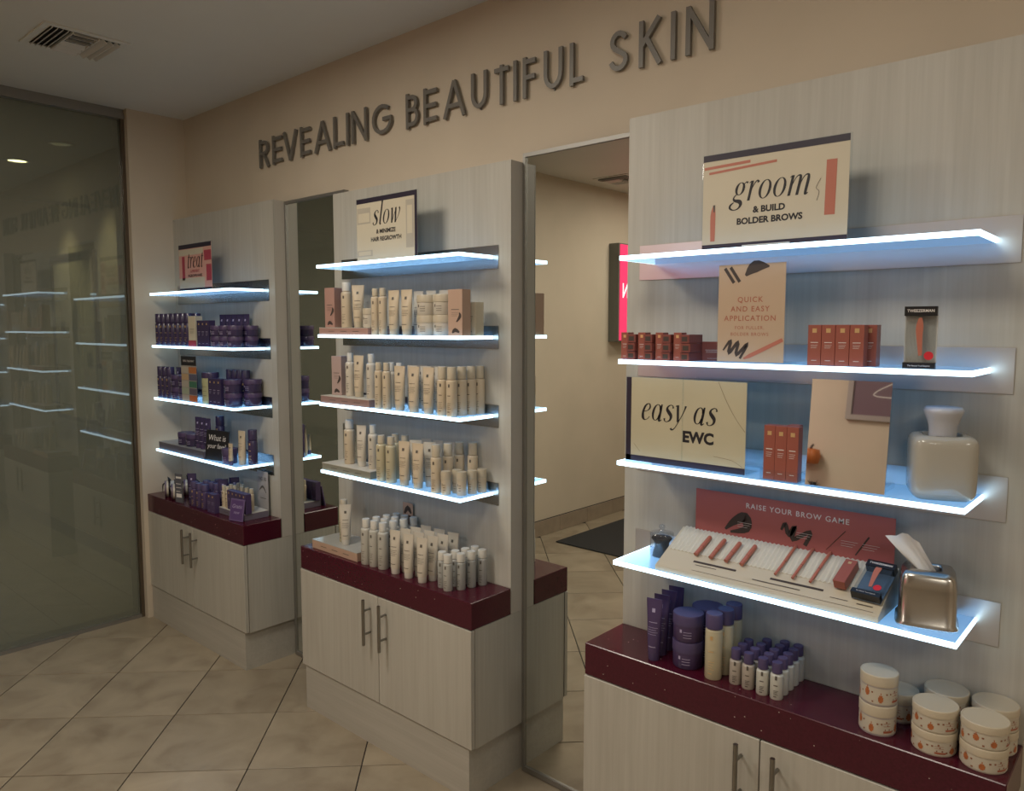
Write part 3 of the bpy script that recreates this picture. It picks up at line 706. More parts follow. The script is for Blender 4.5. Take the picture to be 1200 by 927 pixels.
def blister(label, x, y, z, rz, rx, w_=.062, h=.132, lay=False, back=None, deco=None):
    back = back or m_silverc; t = thing('tweezer_package', label, 'package', (x, y, z), R(rz), rx=R(rx)); d = .022
    B().box(-w_/2, w_/2, d/2-.002, d/2, 0, h).obj('backing_card', back, t)
    B().box(-w_/2+.002, w_/2-.002, -d/2+.002, d/2-.002, .012, h-.02).obj('clear_window', m_clearp, t)
    B().box(-w_/2, w_/2, -d/2, d/2-.002, 0, .013).obj('bottom_flap', m_dk, t)
    B().box(-w_/2, w_/2, -d/2, d/2-.002, h-.02, h).obj('top_flap', m_dk, t)
    B().ribbon([(.002, .028, .007), (-.001, .07, .012), (-.001, .09, .014), (.0, .108, .006)], -d/2+.0008, 3, depth=.0008).obj('tweezers', m_pencil if deco is None else deco, t)
    b = B(); b.add([(.018+.009*math.cos(2*PI*k/16), -d/2-.0003, .028+.009*math.sin(2*PI*k/16)) for k in range(16)], [tuple(range(16))[::-1]]); b.obj('red_sticker', m_red, t)
    text('TWEEZERMAN', .0082, m_text, t, 0, h-.012, -d/2-.0005, bold=.02, sx=.95); text('The Beauty Tool Experts', .0042, m_text, t, 0, .005, -d/2-.0005)
    return t
blister('upright black and silver tweezer package, right unit second shelf', 3.272, -.235, z2, 8, 0)
# third shelf
t = holder('landscape counter sign reading easy as EWC, right unit third shelf', 2.713, -.235, z3, .352, .234)
paper(t, .352, .234, M('ivory_print', (.50, .45, .31), .4, noise=.04, nscale=7))
rect(t, 'left_band', -.176, -.160, .002, .234, m_navy, Y1); rect(t, 'bottom_band', -.176, .176, .002, .018, m_navy, Y1)
serif('easy as', .047, m_black, t, -.018, .118, Y1); text('EWC', .040, m_black, t, .045, .070, Y1, bold=.045, sx=1.0)
B().ribbon([(.1, .232, .0012), (.125, .18, .0015), (.15, .14, .0012), (.174, .11, .0015)], Y1, 4).ribbon([(-.15, .05, .001), (-.13, .03, .001)], Y1, 0).ribbon([(.09, .01+.03, .001), (.14, .035, .001), (.17, .02, .001)], Y1, 3).split('marble_vein', M('vein', (.25, .2, .13), .6), t)
B().box(-.0015, .0015, -.0058, -.0045, 0, .24).obj('acrylic_seam', m_acr, t)
t = thing('acrylic_screen', 'clear upright acrylic panel behind the three terracotta cartons, third shelf', 'panel', (2.86, -.125, z3))
B().box(-.17, .17, -.0015, .0015, 0, .235).obj('panel', m_acr, t); B().box(-.17, .17, .0015, .035, 0, .003).obj('acrylic_foot', m_acr, t)
c3 = carton('bc3', 'tall terracotta carton with gold square', .0275, .03, .132, m_rose, sqs=.010)
for k in range(3): put(c3, 'right unit third shelf', '', 2.955+k*.0283, -.237, z3+.003, 3, 'three tall terracotta cartons')
put(c3, 'right unit third shelf', '', 2.998, -.202, z3+.003, 3, 'three tall terracotta cartons', note='standing behind the front three')
t = thing('acrylic_tray', 'low clear acrylic tray holding three tall terracotta cartons', 'tray', (2.984, -.225, z3))
B().box(-.048, .048, -.035, .038, 0, .0025).box(-.048, .048, -.035, -.033, .0025, .028).box(-.048, -.046, -.033, .038, .0025, .028).box(.046, .048, -.033, .038, .0025, .028).obj('tray_body', m_acr, t)
t = thing('tabletop_mirror', 'small upright frameless mirror on the right unit third shelf', 'mirror', (3.128, -.238, z3+.0008))
for o in (B().box(-.088, .088, -.002, .0, 0, .250).obj('mirror_glass', m_mirror2, t), B().box(-.089, .089, .0005, .003, 0, .251).obj('backing', m_acr, t)): o.rotation_euler = (R(-6), 0, 0)
t2_ = B().box(-.088, .088, .003, .075, .004, .016).obj('acrylic_foot', m_acr, t)
# ceramic pot
def rsq(r, n, p=.28):
    return [(r*math.copysign(abs(math.cos(2*PI*i/n))**p, math.cos(2*PI*i/n)), r*math.copysign(abs(math.sin(2*PI*i/n))**p, math.sin(2*PI*i/n))) for i in range(n)]
def rounded(prof, n=40, p=.3):
    b = B(); vs = []; fs = []
    for r, z in prof: vs += [(x, y, z) for x, y in rsq(r, n, p)]
    for j in range(len(prof)-1):
        for i in range(n): k = (i+1) % n; fs.append((j*n+i, j*n+k, (j+1)*n+k, (j+1)*n+i))
    b.add(vs, fs, True); b.add(vs[:n][::-1], [tuple(range(n))]); return b
t = thing('ceramic_canister', 'glossy cream ceramic rounded-square canister with frosted scoop, third shelf', 'canister', (3.308, -.1625, z3), R(22))
rounded([(.053, 0), (.059, .005), (.0635, .016), (.0645, .05), (.0645, .112), (.0635, .124), (.060, .132), (.053, .1365), (.043, .138), (.038, .137), (.037, .125), (.037, .09)], 48, .40).obj('body', m_ceram, t)
B().lathe([(.027, .10), (.0275, .140), (.029, .158), (.034, .174), (.0385, .184), (.0395, .191), (.036, .197), (.02, .199), (.002, .197)], 24).obj('frosted_scoop', m_frosty, t)
text('SIMPLE HUMAN', .006, m_ink, t, 0, .1375, -.050, flip=(R(18), 0, 0))
# lowest shelf: wand jar, tester tray, tissue box
t = thing('wand_jar', 'small clear lidded jar filled with black mascara wands, lowest right shelf', 'jar', (2.605, -.150, z4))
B().lathe([(.0325, 0), (.0335, .002), (.0335, .062)], 24, cap=False).obj('glass_wall', m_jarg, t)
B().lathe([(.027, .001), (.020, .028), (.022, .042), (.030, .052), (.028, .055)], 20).obj('wands', m_blackbt, t)
B().lathe([(.034, .0625), (.034, .068), (.012, .073), (.006, .078), (.009, .084), (.008, .09), (.002, .092)], 24).obj('lid', m_jarg, t)
tx0, tx1 = 2.655, 3.222
t = thing('tester_tray', 'cream corrugated sloping tester tray with rose backboard on the lowest right shelf', 'display', ((tx0+tx1)/2, 0, z4)); L = (tx1-tx0)/2
m_tray = M('cream_tray', (.55, .49, .38), .45)
yf, yb, zf, zb = -.268, -.118, .012, .088
b = B().add([(-L, yf, 0), (L, yf, 0), (L, yb, 0), (-L, yb, 0), (-L, yf, zf), (L, yf, zf), (L, yb, zb), (-L, yb, zb)], [(0, 3, 2, 1), (0, 1, 5, 4), (1, 2, 6, 5), (2, 3, 7, 6), (3, 0, 4, 7), (4, 5, 6, 7)])
b.obj('wedge_body', m_tray, t)
def slope(y): return zf+(y-yf)/(yb-yf)*(zb-zf)
b = B(); N = 48
for k in range(N):
    x0 = -L+.006+k*(2*L-.012)/N; x1 = x0+(2*L-.012)/N; xm = (x0+x1)/2; ya, yc = -.205, yb+.002
    za, zc = slope(ya)+.0006, slope(yc)+.0006
    b.add([(x0, ya, za), (xm, ya, za+.0032), (x1, ya, za), (x0, yc, zc), (xm, yc, zc+.0032), (x1, yc, zc)], [(0, 1, 4, 3), (1, 2, 5, 4), (0, 2, 1), (3, 4, 5)])
b.obj('corrugated_ridges', M('ridge_card', (.62, .59, .50), .5), t)
ang = math.atan2(zb-zf, yb-yf)
b = B()
def sl(x0, x1, ya, yc, off=.0008): b.add([(x0, ya, slope(ya)+off), (x1, ya, slope(ya)+off), (x1, yc, slope(yc)+off), (x0, yc, slope(yc)+off)], [(0, 1, 2, 3)])
sl(-.19, -.07, -.232, -.226); sl(.02, .15, -.232, -.226)
b.split('dark_strip', m_char, t)
b = B(); sl(-.02, .10, -.245, -.242); sl(-.18, -.12, -.240, -.238); sl(.17, .21, -.244, -.242); sl(.23, .265, -.246, -.243); sl(-.18, .27, -.2585, -.2575); b.split('small_print', m_ink, t)
bd = B().box(-.245, .272, yb-.001, yb+.002, .03, .205).obj('rose_backboard', m_rosebd, t)
text('RAISE YOUR BROW GAME', .0195, m_text, t, .035, .172, yb-.0016, space=1.2, bold=.012)
B().ribbon([(-.155, .105, .006), (-.13, .13, .02), (-.10, .145, .03), (-.095, .115, .02), (-.14, .10, .006)], yb-.0018, 4).ribbon([(.0, .13, .006), (.01, .148, .01), (.02, .12, .012), (.035, .145, .012), (.03, .11, .012), (.075, .138, .010), (.062, .10, .01)], yb-.0018, 4).ribbon([(.115, .10, .001), (.16, .155, .002)], yb-.0018, 0).ribbon([(.185, .10, .003), (.215, .15, .004)], yb-.0018, 0).split('brush_swatches', m_char, t)
b = B()
for x in (-.12, .04, .15, .20):
    for k in range(3): b.quad(x, x+.04-.006*k, .130-.006*k, .1308-.006*k, yb-.0022)
b.split('small_caption', m_text, t)
# pencils rest on the slope
def pencil(label, x, y, thick, ln, name='brow_pencil', cat='pencil', grp=None):
    o = thing(name, label, cat, (x, y, z4+slope(y)+thick+.0048), 0, grp)
    o.rotation_euler = (ang, 0, R(-6))
    B().tube([(0, -ln/2, 0), (0, -ln*.08, 0)], thick, 10).obj('lower_barrel', m_pencil, o)
    B().tube([(0, -ln*.07, 0), (0, ln/2-.003, 0), (0, ln/2, 0)], [thick*1.05, thick*1.05, thick*.7], 10).obj('cap', m_pencil, o)
    B().tube([(0, -ln*.08, 0), (0, -ln*.07, 0)], thick*.95, 10).obj('dark_ring', m_char, o)
    return o
cxm = (tx0+tx1)/2
for k in range(4): pencil(f'short chunky terracotta brow crayon, {["leftmost","second from left","third from left","rightmost"][k]} of four on the cream tray', cxm-.187+.043*k, -.183, .0058, .078, 'brow_crayon', 'crayon', 'four chunky brow crayons')
for k in range(3): pencil(f'long slim terracotta brow pencil, {["left","middle","right"][k]} one of three on the cream tray', cxm+.035+.043*k, -.170, .0036, .118, 'brow_pencil', 'pencil', 'three slim brow pencils')
o = thing('small_carton', 'terracotta carton lying tilted on the cream tester tray', 'box', (cxm+.188, -.185, z4+slope(-.185)+.006), 0); o.rotation_euler = (ang, 0, R(-5))
B().box(-.014, .014, -.040, .040, 0, .024, .0008).obj('body', m_rose, o); B().quad(-.004, .004, 0, .008, 0).obj('gold_mark', m_gold, o)
g_ = [c for c in o.children if c.name.startswith('gold_mark')][0]; g_.rotation_euler = (-PI/2, 0, 0); g_.location = (0, .024, .0245)
m_blue = M('blue_grey_card', (.10, .16, .25), .35)
o = blister('black tweezer package with blue card lying on the cream tester tray', cxm+.2475, -.243, z4+.0425, -4, 0, .064, .115, back=m_blue)
o.rotation_euler = (ang-PI/2, 0, R(-4))
t = thing('tissue_box', 'brushed steel tissue box cover with a white tissue, lowest right shelf', 'tissue box', (3.297, -.178, z4), R(14))
rounded([(.062, 0), (.063, .004), (.0575, .010), (.057, .085), (.054, .110), (.048, .119), (.036, .122), (.028, .122), (.026, .117), (.026, .09)], 48, .36).obj('steel_cover', M('polished_steel', (.47, .45, .42), .24, 1.0, noise=.05, nscale=12), t)
b = B(); vs = []; fs = []
for j in range(7):
    for i in range(7):
        u = (i-3)/3; v = j/6; wd = .022*(1+v*.55)
        vs.append((u*wd-.055*v, .012*math.sin(u*3.5+v*2)*(1-.3*v)-.01*v, .108+.085*v*(1-.12*abs(u))+.004*math.sin(u*5)))
for j in range(6):
    for i in range(6): fs.append((j*7+i, j*7+i+1, j*7+i+8, j*7+i+7))
b.add(vs, fs, True).obj('tissue', m_tissue, t)

# counter of the right unit
PC = 'right counter'; zc = .7002
pt = tubep('pt', 'dark purple squeeze tube', .046, .172, m_purple, m_purcap, mark=m_lav)
for k, (x, y) in enumerate(((2.642, -.245), (2.640, -.202), (2.638, -.159), (2.636, -.116))): put(pt, PC, '', x, y, zc, 10, note=['front of four', 'second of four from front', 'third of four from front', 'rear of four'][k])
pj = jar('pj', 'wide purple jar', .0415, .0735, m_purple, m_purcap, .030, 28, m_lav)
put(pj, PC, '', 2.728, -.212, zc, 20, note='bottom of front stack'); put(pj, PC, '', 2.728, -.212, zc+.074, 24, note='top of front stack')
pj2 = jar('pj2', 'broad purple jar', .0435, .0725, m_purple, m_purcap, .030, 28, m_lav)
put(pj2, PC, '', 2.742, -.1278, zc, 20, note='bottom of rear stack'); put(pj2, PC, '', 2.742, -.1278, zc+.073, 24, note='top of rear stack')
pb = bottle('pb', 'tall straw-coloured bottle with purple cap', .0222, .174, m_amber, m_purcap, .0218, .040, 22, m_gold, sh=.004)
for k, (x, y) in enumerate(((2.816, -.236), (2.824, -.188), (2.824, -.138))): put(pb, PC, '', x, y, zc, 10, note=['front', 'middle', 'rear'][k]+' of three')
mb = bottle('mb', 'mini frosted bottle with purple cap', .0162, .092, M('mini_frost', (.40, .35, .30), .3), m_purcap, .0125, .028, 16, m_ink, sh=.006)
for i, x in enumerate((2.874, 2.910)):
    for j in range(3+i): put(mb, PC, '', x, -.226-.004*i+.037*j, zc, 15, note=f'{["left","right"][i]} column, {["front","second","third","rear"][j]}')
mw_ = bottle('mw', 'mini white bottle with purple cap', .0160, .092, M('mini_white', (.52, .51, .45), .3), m_purcap, .0125, .028, 16, m_ink, sh=.006)
for i, x in enumerate((2.950, 2.986)):
    for j in range(5): put(mw_, PC, '', x, -.2345+.0337*j, zc, 15, note=f'{["left","right"][i]} column, {["front","second","third","fourth","rear"][j]}')
# pumpkin-print jars
def spice_jar(key, desc, r, h, lh, bodym, lidm):
    o, new = proto(key, 'jar', 'jar', desc)
    B().lathe([(r*.93, 0), (r*.965, .003), (r*.965, h-lh)], 32).obj('body', bodym, o)
    B().lathe([(r, h-lh+.0005), (r, h-.002), (r*.98, h-.0004), (r*.93, h), (r*.91, h-.0009)], 32).obj('lid', lidm, o)
    rr = r*.966+.0006; p = B(); q = B(); rnd = random.Random(3); hb = h-lh
    B().patch(rr-.0002, FR-2.4, FR+2.4, hb*.12, hb*.93, 30).obj('paper_band', M('paper_band', (.52, .47, .38), .5), o)
    for k in range(6):
        a = FR-1.9+k*.75
        if .2 < a-FR < .8: continue
        z = hb*.2+hb*.25*(k % 2); u = hb*.42
        for (wv, q0, q1) in ((.07, 0, .18), (.125, .16, .42), (.135, .40, .70), (.09, .68, .92)): p.patch(rr, a-wv, a+wv, z+q0*u, z+q1*u, 3)
        p.patch(rr, a-.02, a+.02, z+u*.95, z+u*1.25, 1)
    for k in range(26):
        a = rnd.uniform(FR-2.2, FR+2.2); z = rnd.uniform(.16, .80)*hb; q.patch(rr, a, a+rnd.uniform(.05, .10), z, z+.0035, 1)
    p.split('pumpkin_print', M('pumpkin_ink', (.42, .13, .04), .5), o); q.obj('leaf_print', M('leaf_ink', (.24, .09, .045), .5), o)
    s = B().patch(rr+.0003, FR+.25, FR+.75, hb*.22, hb*.33, 5)
    for k in range(2): s.patch(rr+.0003, FR+.25, FR+.65, hb*(.7-.14*k), hb*(.72-.14*k), 4)
    s.obj('label_print', M('rust_bar', (.36, .10, .05), .5), o)
    return o
sj = spice_jar('sj', 'shallow cream jar with orange pumpkin print', .0452, .0505, .017, m_creamw, m_cap)
sf = spice_jar('sf', 'taller frosted jar with orange pumpkin print', .0400, .0695, .025, M('frosted_mauve', (.42, .38, .38), .3), m_cap)
for (p_, x, y, n, nm, rz) in ((sf, 3.218, -.223, 2, 'front left stack', 20), (sf, 3.240, -.128, 1, 'alone behind the taller stack', -20), (sj, 3.334, -.2215, 2, 'front middle stack', 0), (sj, 3.336, -.1300, 2, 'rear middle stack', 0), (sj, 3.4280, -.2230, 2, 'front right stack', 30), (sj, 3.4310, -.1305, 2, 'rear right stack', 10)):
    for k in range(n): put(p_, PC, '', x, y, zc+k*(.070 if p_ is sf else .051), rz+k*25, 'pumpkin-print jars', note=nm if n == 1 else f'{["bottom","top"][k]} of {nm}')

# ------------------------------------------------------------------ middle unit
z1, z2, z3, z4 = [z+.0061 for z in UN['middle']['zs']]
t = holder('small counter sign reading slow and minimize hair regrowth, middle unit top shelf', 1.443, -.195, z1, .352, .24)
paper(t, .352, .24)
rect(t, 'top_band', -.176, .176, .222, .24, m_navy, Y1); rect(t, 'side_band', .162, .176, .002, .222, m_navy, Y1)
serif('slow', .055, m_black, t, .0, .135, Y1); text('& MINIMIZE', .0215, m_black, t, .0, .104, Y1, bold=.035, sx=1.02); text('HAIR REGROWTH', .0215, m_black, t, .0, .076, Y1, bold=.035, sx=1.02)
m_pp = M('grey_photo_print', (.42, .38, .31), .4)
B().quad(-.172, -.09, .145, .205, Y1).quad(.115, .158, .04, .21, Y1).quad(-.172, -.08, .022, .045, Y1).split('printed_products', m_pp, t)
B().quad(-.165, -.096, .151, .185, Y2).quad(.122, .150, .09, .19, Y2).quad(-.165, -.09, .026, .041, Y2).split('printed_labels', m_cream, t)
ps2, ps3, ps4, pct = 'middle unit second shelf', 'middle unit third shelf', 'middle unit lowest shelf', 'middle counter'
riser('dusty pink riser block at left of middle unit second shelf', 1.068, 1.385, -.245, -.115, z2, .028, m_pink)
riser('dusty mauve riser block at left of middle unit third shelf', 1.068, 1.385, -.245, -.115, z3, .030, M('mauve_card', (.28, .17, .15), .5))
riser('grey olive riser block at left of middle unit lowest shelf', 1.068, 1.385, -.245, -.115, z4, .030, m_olive)
def pcart(key, desc, col, w_=.055, d=.05, h=.158):
    o = carton(key, desc, w_, d, h, col, m_ink, None)
    if not o.get('dk'):
        o['dk'] = 1; B().ribbon([(w_*.1, h*.3, .004), (w_*.35, h*.42, .012), (w_*.3, h*.5, .004)], -d/2-.0008, 3).ribbon([(-w_*.2, .01, .006), (0, .02, .014), (.3*w_, .012, .006)], -d/2-.0008, 3).split('floral_print', m_char, o)
    return o
pinkc = pcart('pinkc', 'dusty pink printed carton', m_pink); mauvec = pcart('mauvec', 'pale mauve printed carton', M('pale_mauve', (.40, .29, .26), .5)); peachc = pcart('peachc', 'peach floral printed carton', m_peach, .062, .045, .156)
tb = bottle('tb', 'tall white cream bottle', .0215, .178, m_creamp, m_white, .017, .036, 18, sh=.01)
tb2 = bottle('tb2', 'slim cream bottle with cap', .0165, .174, m_creamp, m_cap, .0125, .030, 16, sh=.008)
tw = bottle('tw', 'pale white lotion bottle', .0195, .172, m_creamw, m_white, .0125, .034, 16, sh=.012)
ct_ = tubep('ct', 'cream squeeze tube', .051, .164, m_creamp, m_cap)
ctw = tubep('ctw', 'white squeeze tube', .049, .164, m_creamw, m_white)
cj = jar('cj', 'cream jar with broad lid', .0405, .071, m_creamw, m_cap, .026)
sjj = jar('sjj', 'small cream jar', .028, .073, m_creamw, m_cap, .024)
# second shelf
put(pinkc, ps2, 'on the pink riser', 1.110, -.20, z2+.0285, 8); put(tb, ps2, 'on the pink riser', 1.187, -.195, z2+.0285); put(ct_, ps2, 'on the pink riser', 1.262, -.195, z2+.0285, 35, note='on the pink riser'); put(sjj, ps2, 'on the pink riser', 1.335, -.195, z2+.0285)
for x in (1.408, 1.452): put(tb2, ps2, 'front row', x, -.225, z2)
for x in (1.510, 1.582): put(ct_, ps2, 'front row', x, -.22, z2, 12)
for k, x in enumerate((1.668, 1.753)):
    for j in range(2): put(cj, ps2, '', x, -.195, z2+j*.0715, 15, note=f'{["bottom","top"][j]} of {["left","right"][k]} stack')
put(peachc, ps2, '', 1.848, -.215, z2, 6)
put(carton('pc2', 'plain cream carton', .05, .045, .115, m_cream, m_ink, None), ps2, 'behind the peach carton', 1.853, -.150, z2, 6)
for x in (1.53, 1.60, 1.67, 1.74): put(ctw, ps2, 'back row', x, -.118, z2, 5)
# third shelf
put(mauvec, ps3, 'on the mauve riser', 1.112, -.175, z3+.0305, 8); put(tw, ps3, 'on the mauve riser', 1.190, -.185, z3+.0305, note='left on the mauve riser'); put(ct_, ps3, 'on the mauve riser', 1.252, -.19, z3+.0305, 14, note='on the mauve riser')
put(tw, ps3, '', 1.338, -.195, z3+.0305, note='right on the mauve riser')
for x in (1.425, 1.472): put(tb2, ps3, 'front row', x, -.228, z3)
for k, x in enumerate((1.43, 1.478)): put(tw, ps3, 'second row', x, -.172, z3)
for x in (1.540, 1.618, 1.697): put(ct_, ps3, 'front row', x, -.222, z3, 12)
for x in (1.55, 1.625, 1.70): put(ctw, ps3, 'second row', x, -.170, z3, 8)
for x in (1.55, 1.625, 1.70): put(ctw, ps3, 'back row', x, -.122, z3, 8)
sb = bottle('sb', 'cream bottle with rounded pump cap', .0192, .170, m_creamp, m_cap, .0160, .044, 18, sh=.006)
put(sb, ps3, '', 1.772, -.225, z3, note='front left of the pump bottles')
for k, y in enumerate((-.228, -.185, -.143, -.104)): put(sb, ps3, '', 1.822+.004*k, y, z3, 15, note=['front', 'second', 'third', 'rear'][k]+' of the right-hand column')
# lowest shelf
t = holder('dark olive leaflet on the olive riser, middle unit lowest shelf', 1.105, -.125, z4+.0305, .085, .15, 10, name='leaflet', cat='leaflet', foot=False)
paper(t, .085, .15, m_olive); text('soothing', .014, m_ink, t, 0, .11, Y1); B().ribbon([(-.02, .02, .02), (.0, .05, .03), (.02, .03, .02)], Y1, 3).quad(-.03, .03, .09, .092, Y1).quad(-.03, .03, .08, .082, Y1).obj('leaf_print', M('leaf_green', (.10, .13, .07), .5), t)
put(tb, ps4, 'on the olive riser', 1.175, -.185, z4+.0305); put(ctw, ps4, 'on the olive riser', 1.262, -.19, z4+.0305, 14, note='on the olive riser'); put(tw, ps4, '', 1.335, -.19, z4+.0305, note='on the olive riser')
fb_ = bottle('fb', 'straw translucent bottle with cream cap', .0205, .174, m_amber, m_cap, .0140, .032, 18, sh=.008)
for x in (1.427, 1.484): put(fb_, ps4, 'front row', x, -.222, z4)
for x in (1.435, 1.492): put(fb_, ps4, 'second row', x, -.160, z4)
for x in (1.560, 1.636): put(ct_, ps4, 'front row', x, -.222, z4, 14)
for x in (1.568, 1.645): put(ctw, ps4, 'second row', x, -.172, z4, 30)
for x in (1.57, 1.635, 1.700): put(ctw, ps4, 'back row', x, -.122, z4, 8)
for k, (x, y) in enumerate(((1.737, -.226), (1.745, -.176), (1.752, -.126))): put(sb, ps4, '', x, y, z4, note=['front', 'middle', 'rear'][k]+' of three')
put(sb, ps4, '', 1.802, -.108, z4, note='beside the rear pump bottle')
sc_ = jar('sc', 'small tall cream pot', .0178, .082, m_creamp, m_cap, .030, 18)
for k, (x, y) in enumerate(((1.787, -.226), (1.797, -.183), (1.836, -.197), (1.845, -.154), (1.852, -.112))): put(sc_, ps4, '', x, y, z4, note=['front left', 'second in left column', 'front right', 'second in right column', 'rear right'][k])
# middle counter
zc = .7002
riser('peach riser block on the middle dark red counter', 1.010, 1.315, -.262, -.110, zc, .036, m_peach, m_topg)
put(fb_, pct, '', 1.135, -.19, zc+.0365, note='on the peach riser'); put(ctw, pct, '', 1.180, -.215, zc+.0365, 50, note='on the peach riser')
cb2 = bottle('cb2', 'pale translucent bottle with white cap', .0210, .178, M('pale_translucent', (.45, .43, .38), .25), m_white, .0150, .034, 16, sh=.010)
for j, y in enumerate((-.245, -.200, -.155, -.112)):
    for x in (1.352, 1.400, 1.450):
        put(cb2, pct, ['front row', 'second row', 'third row', 'rear row'][j], x+.008*j+(.002 if j == 0 else 0), y+(x-1.35)*.05, zc)
for j, y in enumerate((-.245, -.205, -.165, -.125)):
    for x in (1.530, 1.605, 1.680):
        put(ctw, pct, ['front row', 'second row', 'third row', 'rear row'][j], x+.012*j, y, zc, 14)
t = holder('tiny pinkish picture card behind the bottles on the middle counter', 1.425, -.0895, zc, .06, .225, name='price_card', cat='card', foot=False)
paper(t, .06, .225, m_peach); B().ribbon([(-.02, .18, .01), (0, .205, .02), (.02, .185, .01)], Y1, 3).quad(-.02, .02, .17, .175, Y1).obj('picture_print', m_char, t)
lb = bottle('lb', 'small clear bottle with white cap', .0170, .128, M('clear_lotion', (.36, .36, .34), .15), m_white, .0155, .030, 16, sh=.006)
lb2 = bottle('lb2', 'small milky bottle with white cap', .0170, .128, M('milky', (.44, .43, .39), .3), m_white, .0155, .030, 16, sh=.006)
put(lb, pct, '', 1.772, -.232, zc, note='front left'); put(lb2, pct, '', 1.812, -.243, zc)
for k, (x, y) in enumerate(((1.836, -.203), (1.845, -.160), (1.858, -.118))): put(lb, pct, '', x, y, zc, note=['second', 'third', 'rear'][k]+' in right column')
for k, (x, y) in enumerate(((1.795, -.190), (1.803, -.148), (1.812, -.108))): put(lb, pct, '', x, y, zc, note=['second', 'third', 'rear'][k]+' in left column')

# ------------------------------------------------------------------ left unit
z1, z2, z3, z4 = [z+.0061 for z in UN['left']['zs']]
t = holder('small counter sign with pink panels reading treat, left unit top shelf', -.085, -.19, z1, .35, .24)
paper(t, .35, .24, M('pink_print', (.62, .33, .27), .4))
rect(t, 'top_band', -.175, .175, .218, .24, m_navy, Y1); rect(t, 'bottom_band', -.175, .175, .002, .018, m_navy, Y1)
m_mag = M('magenta_block', (.38, .05, .08), .5)
B().quad(-.14, -.11, .06, .18, Y1).quad(.10, .172, .15, .20, Y1).quad(.12, .172, .05, .13, Y1).split('printed_blocks', m_mag, t)
B().quad(-.172, .10, .018, .07, Y1).quad(-.172, .09, .185, .215, Y1).split('cream_strips', m_cream, t)
serif('treat', .055, m_black, t, 0, .12, Y2); text('& PREVENT', .019, m_mag, t, 0, .096, Y2, bold=.015); text('INGROWN HAIRS', .019, m_black, t, 0, .074, Y2, bold=.015)
pl2, pl3, pl4, plc = 'left unit second shelf', 'left unit third shelf', 'left unit lowest shelf', 'left counter'
db = bottle('db', 'tall dark purple bottle', .0225, .168, m_dpur, m_dpur, .0215, .050, 14, m_gold, sh=.003)
dt = tubep('dt', 'tall dark purple tube', .048, .160, m_dpur, m_purple, 14, m_lav)
dj = jar('dj', 'dark purple jar', .038, .052, m_dpur, m_purple, .02, 18, m_lav)
dj2 = jar('dj2', 'wide dark purple jar', .043, .064, m_dpur, m_purple, .022, 18, m_lav)
dc = carton('dc', 'slim dark purple carton', .036, .036, .13, m_dpur, m_lav, m_gold)
for k in range(7): put(db, pl2, 'front row', -.455+k*.056, -.222, z2)
for k in range(6): put(db, pl2, 'second row', -.43+k*.056, -.165, z2)
t = carton('crc', 'cream printed carton', .060, .04, .152, m_cream, m_ink, None); put(t, pl2, '', -.045, -.222, z2, 8)
o = t; B().box(-.031, .031, -.021, -.0195, 0, .03).obj('red_band', m_mag, o)
for k in range(3): put(dc, pl2, 'front row', .022+k*.040, -.22, z2, 6)
for k in range(5): put(dt, pl2, 'back row', .03+k*.058, -.115, z2, 10)
for k, (x, y) in enumerate(((.172, -.213), (.252, -.213), (.332, -.213), (.330, -.133))):
    for j in range(2): put(dj, pl2, '', x, y, z2+j*.0525, 15, note=f'{["bottom","top"][j]} of {["left","middle","right","rear right"][k]} stack')
# third shelf
for k in range(3): put(db, pl3, 'front row', -.455+k*.052, -.222, z3)
for k in range(4): put(dt, pl3, 'back row', -.45+k*.06, -.13, z3, 10)
for k in range(2):
    for j in range(2): put(dj2, pl3, '', -.285+k*.088, -.205, z3+j*.0645, 15, note=f'{["bottom","top"][j]} of {["first","second"][k]} stack')
t = holder('tall price leaflet with orange and green blocks, left unit third shelf', -.085, -.242, z3, .165, .232, name='leaflet', cat='leaflet', foot=False)
paper(t, .165, .232, M('taupe_leaf', (.33, .30, .27), .5)); rect(t, 'header_band', -.0825, .0825, .185, .232, m_black, Y1); text('TRIPLE TREATMENT', .014, m_text, t, 0, .203, Y2)
for k, c in enumerate(((.45, .16, .05), (.10, .10, .16), (.05, .16, .10), (.12, .10, .14), (.45, .12, .04))):
    rect(t, 'colour_block', .0, .0825, .002+(4-k)*.036, .034+(4-k)*.036, M(f'block_{"abcde"[k]}', c, .5), Y1); rect(t, 'pale_block', -.0825, -.003, .002+(4-k)*.036, .034+(4-k)*.036, M(f'pale_{"abcde"[k]}', [(.45, .40, .33), (.5, .34, .2), (.42, .38, .32), (.36, .40, .30), (.40, .36, .32)][k], .5), Y1)
o = jar('gy', 'yellow-green tub with dark purple lid', .042, .155, M('yellow_green', (.42, .42, .24), .4), m_dpur, .028, 18); put(o, pl3, '', .058, -.205, z3, 15)
for k in range(3): put(dc, pl3, 'front row', .128+k*.041, -.225, z3, 6)
for k in range(4): put(db, pl3, 'rear row right', .085+k*.050, -.112, z3)
for k, (x, y) in enumerate(((.283, -.205), (.333, -.118))):
    if k == 1: x, y = .330, -.1285
    for j in range(2): put(dj2, pl3, '', x, y, z3+j*.0645, 15, note=f'{["bottom","top"][j]} of {["right front","right rear"][k]} stack')
